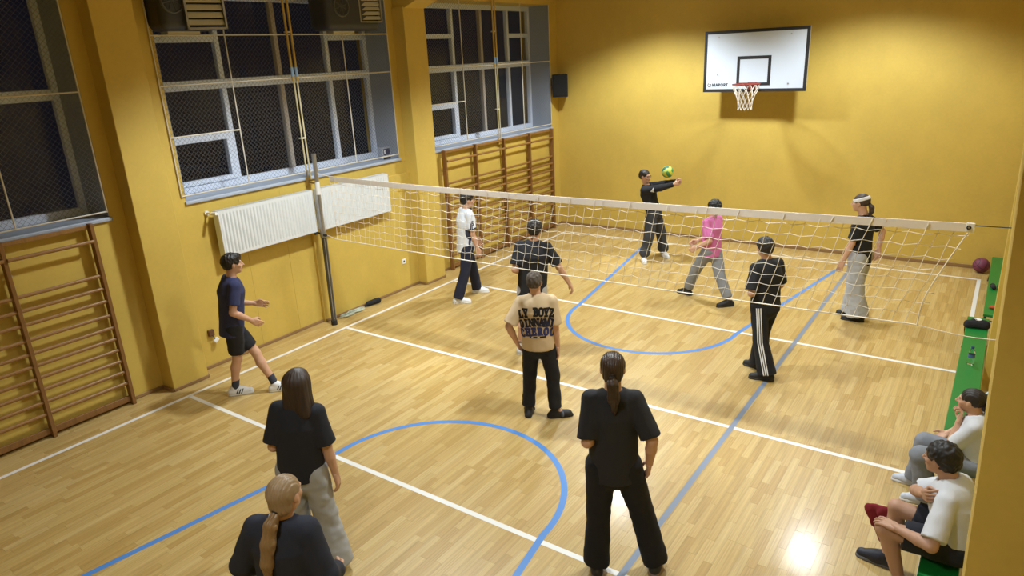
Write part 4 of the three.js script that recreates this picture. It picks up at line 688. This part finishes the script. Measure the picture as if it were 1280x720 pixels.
{ const c = jersey.aR.sh.clone().lerp(jersey.aR.e, 0.38).addScaledVector(jersey.R, 0.06).add(jersey.root.position); print(jersey.topMesh, 'sleeve_number', c, jersey.R, jersey.U, V(0.085, 0.13, 0.12), (k, w, h) => { k.fillStyle = '#16182c'; k.font = 'bold 300px sans-serif'; k.textAlign = 'center'; k.fillText('8', w / 2, h * 0.74); }, 256, 384); }
// boy passing the ball
const passer = person({ label: 'boy with glasses in black sweatshirt bumping the volleyball with straight arms', male: true, H: 1.68, at: [2.60, -5.23], face: [0.93, -0.10], look: [0.96, 0.0, 0.20], hip: [2.56, 0.88, -5.22], neck: [2.43, 1.40, -5.16], head: [2.42, 1.545, -5.14],
  handR: [3.0, 1.44, -5.27], elbowR: [2.72, 1.32, -5.05], handL: [3.0, 1.47, -5.33], elbowL: [2.72, 1.36, -5.50], thumbR: [0, 1, 0], thumbL: [0, 1, 0], curlR: 0.9, curlL: 0.9, footL: [2.70, -5.46, 0.8, 0.6], footR: [2.50, -4.97, 0.55, 0.83],
  top: { name: 'sweatshirt', color: [0.010, 0.010, 0.013], sleeve: 1.93, loose: 0.016, drop: 0.10 }, bottom: { color: [0.045, 0.047, 0.055], loose: 0.030, flare: 0.050, gather: true, hem: 0.12, fold: 0.010 }, shoes: { color: [0.76, 0.77, 0.78] }, hair: { color: [0.016, 0.012, 0.010], fringe: 0.105, nape: -0.05 }, glasses: true });
{ const c = passer.aR.sh.clone().lerp(passer.aR.e, 0.55).add(V(0.02, 0.0, 0.07)).add(passer.root.position); print(passer.topMesh, 'sleeve_print', c, V(0, 0.1, 1), V(0.2, 1, 0), V(0.10, 0.10, 0.12), (k, w, h) => { k.fillStyle = '#c9c9c9'; k.beginPath(); k.moveTo(w * 0.2, h * 0.9); k.lineTo(w * 0.55, h * 0.1); k.lineTo(w * 0.8, h * 0.9); k.closePath(); k.fill(); }, 128, 128); }
// person in pink
person({ label: 'person with curly dark hair in pink t-shirt and grey trousers in a wide stance', H: 1.62, at: [4.17, -3.54], face: [-0.93, -0.36], look: [-0.80, 0.05, -0.60], hip: [4.235, 0.79, -3.56], neck: [4.235, 1.31, -3.56], head: [4.245, 1.445, -3.565],
  handL: [4.02, 0.83, -3.33], elbowL: [4.42, 0.90, -3.32], handR: [3.92, 0.86, -3.62], elbowR: [4.28, 0.92, -3.84], curlL: 1.0, curlR: 1.0, thumbL: [0, 1, 0], thumbR: [0, 1, 0], footL: [3.80, -3.66, -0.96, -0.2], footR: [4.54, -3.40, -0.55, 0.5],
  top: { color: [0.62, 0.17, 0.40], sleeve: 0.84, loose: 0.030, drop: 0.08 }, bottom: { color: [0.22, 0.225, 0.235], loose: 0.018, flare: 0.060, hem: 0.10 }, shoes: { color: [0.012, 0.012, 0.014], sole: [0.02, 0.02, 0.02] }, hair: { color: [0.010, 0.008, 0.009], curly: true, puff: 0.014, bun: [0, -0.035, -0.10] } });
// boy with striped track trousers
const track = person({ label: 'boy in black t-shirt and black track trousers with white side stripes', male: true, H: 1.66, at: [5.61, -1.41], face: [-0.84, -0.54], look: [-0.72, 0.04, -0.70], hip: [5.635, 0.86, -1.42], neck: [5.625, 1.39, -1.41], head: [5.585, 1.535, -1.405],
  handL: [5.46, 0.98, -1.46], elbowL: [5.53, 1.03, -1.20], handR: [5.45, 0.95, -1.66], elbowR: [5.80, 1.03, -1.62], curlL: 0.8, curlR: 0.8, footL: [5.70, -1.24, -0.75, 0.15], footR: [5.53, -1.52, -0.8, -0.2],
  top: { color: [0.012, 0.012, 0.015], sleeve: 0.86, loose: 0.032, drop: 0.08 }, bottom: { color: [0.010, 0.010, 0.013], loose: 0.020, flare: 0.092, fold: 0.006 }, shoes: { color: [0.014, 0.014, 0.016], sole: [0.03, 0.03, 0.03] }, hair: { color: [0.014, 0.011, 0.011], puff: 0.008, nape: -0.055 } });
{ const l = track.lL, nrm = V(0.22, 0, 0.97); for (const [a, b] of [[l.hp, l.k], [l.k, l.a]]) { const c = a.clone().lerp(b, 0.5).addScaledVector(nrm, 0.09).add(track.root.position), up = a.clone().sub(b).normalize(); print(track.botMesh, 'side_stripes', c, nrm, up, V(0.062, a.distanceTo(b) * 1.0, 0.12), (k, w, h) => { k.fillStyle = '#dcdcdc'; for (let i = 0; i < 3; i++) k.fillRect(w * (0.04 + i * 0.36), 0, w * 0.2, h); }, 64, 64); } }
// headband player
person({ label: 'player with white headband and ponytail in black t-shirt and light grey trousers', H: 1.74, at: [6.20, -3.73], face: [-0.98, -0.20], look: [-0.98, 0.0, -0.18], hip: [6.235, 0.90, -3.74], neck: [6.22, 1.48, -3.73], head: [6.165, 1.635, -3.725],
  handL: [6.04, 0.80, -3.52], elbowL: [6.28, 1.08, -3.50], handR: [6.42, 0.92, -3.88], elbowR: [6.42, 1.1, -3.95], footL: [6.24, -3.66, -0.97, 0.1], footR: [6.14, -3.82, -0.97, -0.1],
  top: { color: [0.012, 0.012, 0.015], sleeve: 0.80, loose: 0.026, drop: 0.10 }, bottom: { color: [0.40, 0.41, 0.43], loose: 0.040, flare: 0.100, fold: 0.012 }, shoes: { color: [0.012, 0.012, 0.015], sole: [0.02, 0.02, 0.02] }, hair: { color: [0.055, 0.035, 0.022], style: 'cap', tail: [[0, 0.0, -0.112], [0, -0.045, -0.145], [0, -0.10, -0.15], [0.0, -0.17, -0.135]], tailR: [0.018, 0.028, 0.026, 0.010] }, headband: [0.75, 0.75, 0.76] });
// seated girl
person({ label: 'girl with ponytail in white t-shirt seated on the bench with chin on her hand', sit: true, H: 1.53, at: [7.72, 0.28], face: [-0.98, -0.05], look: [-0.97, 0.03, -0.22], hip: [7.82, 0.435, 0.30], neck: [7.765, 0.82, 0.26], head: [7.71, 0.925, 0.235],
  handL: [7.665, 0.815, 0.285], elbowL: [7.60, 0.48, 0.38], handR: [7.55, 0.50, 0.12], elbowR: [7.66, 0.53, -0.02], curlL: 0.9, thumbL: [0, 0.3, -1], footL: [7.47, 0.42, -0.97, 0.1], footR: [7.37, 0.16, -0.97, 0.0],
  top: { color: [0.58, 0.60, 0.65], sleeve: 0.80, loose: 0.026, drop: 0.04 }, bottom: { color: [0.20, 0.215, 0.25], loose: 0.020, flare: 0.078 }, shoes: { color: [0.50, 0.53, 0.60], sole: [0.62, 0.62, 0.62] }, hair: { color: [0.020, 0.014, 0.012], style: 'cap', tail: [[0, 0.02, -0.116], [0, -0.02, -0.155], [0, -0.10, -0.165], [0, -0.20, -0.15]], tailR: [0.018, 0.032, 0.032, 0.012] } });
// seated boy
person({ label: 'boy in white t-shirt and dark shorts seated on the short bench hugging his knees', sit: true, male: true, H: 1.74, at: [7.68, 1.45], face: [-0.95, -0.20], look: [-0.93, -0.05, -0.36], hip: [7.785, 0.455, 1.50], neck: [7.68, 0.87, 1.46], head: [7.595, 1.00, 1.41],
  handL: [7.355, 0.555, 1.665], elbowL: [7.53, 0.52, 1.84], handR: [7.55, 0.79, 1.57], elbowR: [7.27, 0.56, 1.40], curlR: 0.7, curlL: 0.25, thumbL: [0.2, 0.2, -1], thumbR: [0, 1, 0.5], footL: [7.43, 1.66, -0.95, 0.2], footR: [7.31, 1.37, -0.95, -0.1],
  top: { color: [0.58, 0.60, 0.65], sleeve: 0.86, loose: 0.030, drop: 0.04 }, bottom: { color: [0.014, 0.015, 0.024], shorts: 0.72, loose: 0.024 }, shoes: { color: [0.014, 0.016, 0.03], sole: [0.12, 0.12, 0.13] }, hair: { color: [0.009, 0.008, 0.008], puff: 0.006, nape: -0.06 }, fine: true, skin: [0.44, 0.25, 0.165] });
//@@END

// ───────── balls ─────────
function panelSphere(r, colorOf, groove) {
  const g = new THREE.SphereGeometry(r, 72, 48), p = g.attributes.position, C = new Float32Array(p.count * 3);
  for (let i = 0; i < p.count; i++) { const d = V(p.getX(i), p.getY(i), p.getZ(i)).normalize(); const [c, gr] = colorOf(d); C.set(c, i * 3); d.multiplyScalar(r - (gr ? groove : 0)); p.setXYZ(i, d.x, d.y, d.z); }
  g.setAttribute('color', new THREE.BufferAttribute(C, 3)); g.computeVertexNormals(); return g;
}
{
  const b = thing('volleyball', 'yellow and green volleyball in the air above the passing boy’s forearms', 'ball', [2.78, 1.625, -5.29]); b.rotation.set(0.5, 0.6, 0.35);
  mesh('ball_panels', panelSphere(0.105, d => { const a = [Math.abs(d.x), Math.abs(d.y), Math.abs(d.z)], m = a.indexOf(Math.max(...a)); const t = [d.y / a[0], d.z / a[1], d.x / a[2]][m], e = [d.z / a[0], d.x / a[1], d.y / a[2]][m]; const edge = Math.min(Math.abs(Math.abs(t) - 0.34), 1 - Math.abs(t), 1 - Math.abs(e)) < 0.045; return [Math.abs(t) < 0.34 ? (m === 1 ? [0.02, 0.13, 0.10] : [0.08, 0.30, 0.10]) : m === 2 ? [0.62, 0.62, 0.05] : [0.50, 0.62, 0.14], edge]; }, 0.0018), vcMat(0.5), b);
  const k = thing('basketball', 'purple basketball on the floor in the corner by the bench', 'ball', [7.585, 0.122, -6.80]); k.rotation.set(0.4, 0.3, 0.9);
  mesh('ball_panels', panelSphere(0.12, d => { const s = Math.abs(d.x) < 0.03 || Math.abs(d.y) < 0.03 || Math.abs(Math.hypot(d.x - 0.0, d.z) - 0.62) < 0.028 && Math.abs(d.y) > 0.1; return [s ? [0.02, 0.01, 0.015] : [0.17, 0.035, 0.075], s]; }, 0.002), vcMat(0.6), k);
}
// ───────── small things ─────────
{
  const p = thing('pouch', 'black pouch with a white oval label on the long green bench', 'bag', [7.665, 0.32, -3.22]); p.scale.setScalar(0.82);
  mesh('pouch_body', sdf([cone(V(-0.10, 0.045, 0.02), V(0.09, 0.045, -0.01), 0.065, 0.075, 0.03), cone(V(-0.04, 0.07, -0.02), V(0.05, 0.07, -0.02), 0.05, 0.05, 0.03), cone(V(-0.12, 0.02, 0.04), V(-0.09, 0.05, 0.02), 0.03, 0.04, 0.03), cut(V(0, 0.001, 0), V(0, -1, 0))], 0.008, { wrinkle: folds(0.008, 14, 14, 2), amp: 0.01 }), M.softBlack, p);
  mesh('label_patch', new THREE.CylinderGeometry(0.045, 0.045, 0.006, 24).scale(1.2, 1, 0.75).rotateX(0.15).translate(0.0, 0.124, -0.012), M.white, p);
  mesh('strap', tube([V(-0.11, 0.05, 0.03), V(-0.14, 0.02, 0.05), V(-0.135, -0.10, 0.06)], 0.008, 16), M.softBlack, p);
  const b = thing('water_bottle', 'clear plastic water bottle with blue cap standing on the long green bench', 'bottle', [7.665, 0.32, -2.02]);
  const prof = [[0.0, 0.001], [0.028, 0.001], [0.032, 0.008], [0.032, 0.05], [0.030, 0.06], [0.032, 0.07], [0.032, 0.13], [0.024, 0.165], [0.012, 0.18], [0.012, 0.195], [0, 0.195]].map(q => new THREE.Vector2(...q));
  mesh('bottle_body', new THREE.LatheGeometry(prof, 28), new THREE.MeshPhysicalMaterial({ color: L(0.85, 0.92, 1), transmission: 1, thickness: 0.04, roughness: 0.08, ior: 1.33 }), b);
  mesh('cap', rod(V(0, 0.183, 0), V(0, 0.207, 0), 0.0155, 18), mat(L(0.02, 0.05, 0.16), 0.5), b);
  mesh('label_band', new THREE.CylinderGeometry(0.0328, 0.0328, 0.04, 28, 1, true).translate(0, 0.1, 0), mat(L(0.05, 0.12, 0.26), 0.5, { side: THREE.DoubleSide }), b);
  const o = thing('orange_cloth', 'small orange-red cloth bundle on the far green bench beside the pier', 'cloth', [7.84, 0.32, -4.02]);
  mesh('cloth_bundle', sdf([cone(V(-0.05, 0.02, 0), V(0.05, 0.025, 0.03), 0.03, 0.035, 0.02), cone(V(0, 0.02, -0.04), V(0.03, 0.03, 0.02), 0.03, 0.03, 0.02), cut(V(0, 0.001, 0), V(0, -1, 0))], 0.006, { wrinkle: folds(0.008, 22, 22, 4), amp: 0.01 }), fabric([0.35, 0.07, 0.015]), o);
  const k = thing('knee_pads', 'dark knee pads lying on the far green bench near the end wall', 'knee pads', [7.80, 0.32, -4.92]);
  for (const x of [-0.035, 0.05]) mesh('knee_pad', sdf([cone(V(x, 0.03, -0.05), V(x + 0.02, 0.03, 0.05), 0.033, 0.028, 0.02), cut(V(0, 0.001, 0), V(0, -1, 0))], 0.006, { wrinkle: folds(0.006, 20, 20, 6), amp: 0.01 }), M.softBlack, k);
  const bp = thing('backpack', 'dark backpack with yellow-green pocket on the floor behind the bench', 'backpack', [7.90, 0, -1.22]);
  mesh('main_bag', sdf([cone(V(0, 0.06, -0.08), V(0, 0.30, -0.05), 0.085, 0.07, 0.05), cone(V(0, 0.06, 0.10), V(0, 0.28, 0.08), 0.085, 0.07, 0.05), cut(V(0, 0.001, 0), V(0, -1, 0))], 0.01, { wrinkle: folds(0.008, 10, 10, 9), amp: 0.01 }), M.softBlack, bp);
  mesh('yellow_pocket', sdf([cone(V(-0.0, 0.30, -0.02), V(0.02, 0.36, 0.08), 0.045, 0.04, 0.03)], 0.008, { wrinkle: folds(0.006, 16, 16, 3), amp: 0.01 }), fabric([0.42, 0.44, 0.02]), bp);
  mesh('pale_pocket', sdf([cone(V(-0.03, 0.31, -0.10), V(0.0, 0.36, -0.10), 0.04, 0.035, 0.03)], 0.008, { wrinkle: folds(0.006, 16, 16, 5), amp: 0.01 }), fabric([0.42, 0.50, 0.55]), bp);
  mesh('shoulder_strap', tube([V(-0.07, 0.30, 0.05), V(-0.085, 0.2, 0.1), V(-0.08, 0.05, 0.12)], 0.01, 16), M.softBlack, bp);
  const rc = thing('red_cloth', 'dark red cloth draped over the far knee of the seated boy', 'cloth', [7.275, 0.28, 1.34]);
  const rf = { axis: V(0.25, 0.1, 0.96).normalize(), s: 2.6 };
  mesh('cloth_folds', sdf([cone(V(-0.07, 0.13, -0.03), V(0.05, 0.15, 0.0), 0.030, 0.040, 0.03, { flat: rf }), cone(V(-0.05, 0.11, -0.02), V(0.05, -0.08, 0.02), 0.045, 0.03, 0.03, { flat: rf }), cone(V(0.03, 0.12, 0.0), V(0.06, -0.06, 0.03), 0.045, 0.03, 0.03, { flat: rf })], 0.006, { wrinkle: folds(0.008, 24, 8, 8), amp: 0.01 }), fabric([0.20, 0.012, 0.022]), rc);
  const rope = thing('rope_heap', 'pale tangled cord heap on the floor beside the net post', 'rope', [-0.36, 0, -0.46]);
  const pts = []; for (let i = 0; i < 90; i++) { const a = i * 1.13, q = i / 90; pts.push(V(0.055 * Math.cos(a) * (0.5 + rnd() * 0.6), 0.008 + 0.03 * rnd(), -0.20 + 0.40 * q + 0.08 * Math.sin(a))); }
  mesh('cord', tube(pts, 0.0055, 420, 5), mat(L(0.50, 0.55, 0.46), 0.85), rope);
  const roll = thing('net_bag', 'black rolled net bag on the floor against the skirting', 'bag', [-0.375, 0, -0.93]); roll.rotation.y = -0.12;
  mesh('bag_roll', sdf([cone(V(0, 0.042, -0.10), V(0, 0.042, 0.10), 0.046, 0.040, 0.02), cone(V(0, 0.03, 0.12), V(0.01, 0.028, 0.17), 0.022, 0.016, 0.02), cut(V(0, 0.001, 0), V(0, -1, 0))], 0.006, { wrinkle: folds(0.006, 30, 30, 2), amp: 0.01 }), M.softBlack, roll);
  const so = thing('wall_socket', 'white round wall socket low on the wall behind the net', 'socket', [-0.45, 0.49, -1.78]);
  mesh('plate', new RoundedBoxGeometry(0.012, 0.085, 0.085, 2, 0.005).translate(0.006, 0, 0), M.white, so);
  mesh('socket_well', rod(V(0.008, 0, 0), V(0.0135, 0, 0), 0.018, 18), M.black, so);
  const sb = thing('wall_socket', 'brown wall socket box with a white plug hanging beside the broad pier', 'socket', [-0.5, 0.475, 1.81]);
  mesh('box', new RoundedBoxGeometry(0.045, 0.085, 0.075, 2, 0.008).translate(0.0225, 0, 0), mat(L(0.12, 0.05, 0.02), 0.6), sb);
  mesh('cable', tube([V(0.04, -0.03, 0), V(0.06, -0.06, -0.01), V(0.05, -0.09, -0.025)], 0.006, 12), M.black, sb);
  mesh('plug', new RoundedBoxGeometry(0.045, 0.05, 0.075, 2, 0.012).rotateX(0.6).translate(0.05, -0.105, -0.035), M.white, sb);
  const dv = thing('thermostat_unit', 'small grey control unit with dark screen on the window sill', 'control unit', [-0.66, 2.205, -1.80]);
  mesh('housing', new RoundedBoxGeometry(0.11, 0.19, 0.20, 2, 0.01).translate(0, 0.095, 0), mat(L(0.33, 0.36, 0.44), 0.5), dv);
  mesh('screen', new RoundedBoxGeometry(0.006, 0.10, 0.14, 1, 0.002).translate(0.056, 0.12, 0), mat(L(0.03, 0.04, 0.10), 0.3), dv);
  mesh('sticker', new THREE.BoxGeometry(0.002, 0.05, 0.025).translate(0.060, 0.12, 0.045), M.white, dv);
  mesh('base_block', new RoundedBoxGeometry(0.10, 0.03, 0.16, 1, 0.006).translate(0.01, 0.016, 0), M.black, dv);
}
// ───────── pendant hall lamps ─────────
for (const [x, z, power] of LAMP_SPOTS) {
  const t = thing('hall_lamp', `round reflector lamp hanging ${z < -3 ? 'before the hoop wall' : z < 2 ? 'over the volleyball net' : 'dimmed by the gallery'} on the ${x < 4 ? 'window' : 'bench'} side`, 'lamp', [x, LAMP.y, z], 'pendant lamps of the sports hall');
  mesh('reflector', new THREE.LatheGeometry([[0.05, 0.26], [0.09, 0.24], [0.20, 0.10], [0.25, 0.0], [0.245, 0.0], [0.195, 0.10], [0.085, 0.232], [0.05, 0.25]].map(q => new THREE.Vector2(...q)), 36), mat(L(0.7, 0.7, 0.7), 0.5, { side: THREE.DoubleSide }), t);
  mesh('lamp_face', new THREE.CylinderGeometry(0.175, 0.175, 0.012, 36).translate(0, 0.05, 0), new THREE.MeshStandardMaterial({ color: 0xffffff, emissive: LAMP.color, emissiveIntensity: 14 * power }), t);
  mesh('gear_box', rod(V(0, 0.25, 0), V(0, 0.42, 0), 0.07, 18), M.steel, t);
  mesh('suspension', rod(V(0, 0.42, 0), V(0, roofY(x) - LAMP.y, 0), 0.006, 6), M.darkSteel, t);
  const l = new THREE.SpotLight(LAMP.color, LAMP.intensity * power, 0, LAMP.angle, LAMP.penumbra, 2); l.name = 'lamp_light';
  l.position.set(0, 0.035, 0); l.target.position.set(0, -3, 0); t.add(l, l.target); l.target.name = 'lamp_aim'; l.castShadow = true; l.shadow.radius = 9; l.shadow.mapSize.set(2048, 2048);
}
renderer.render(scene, camera);
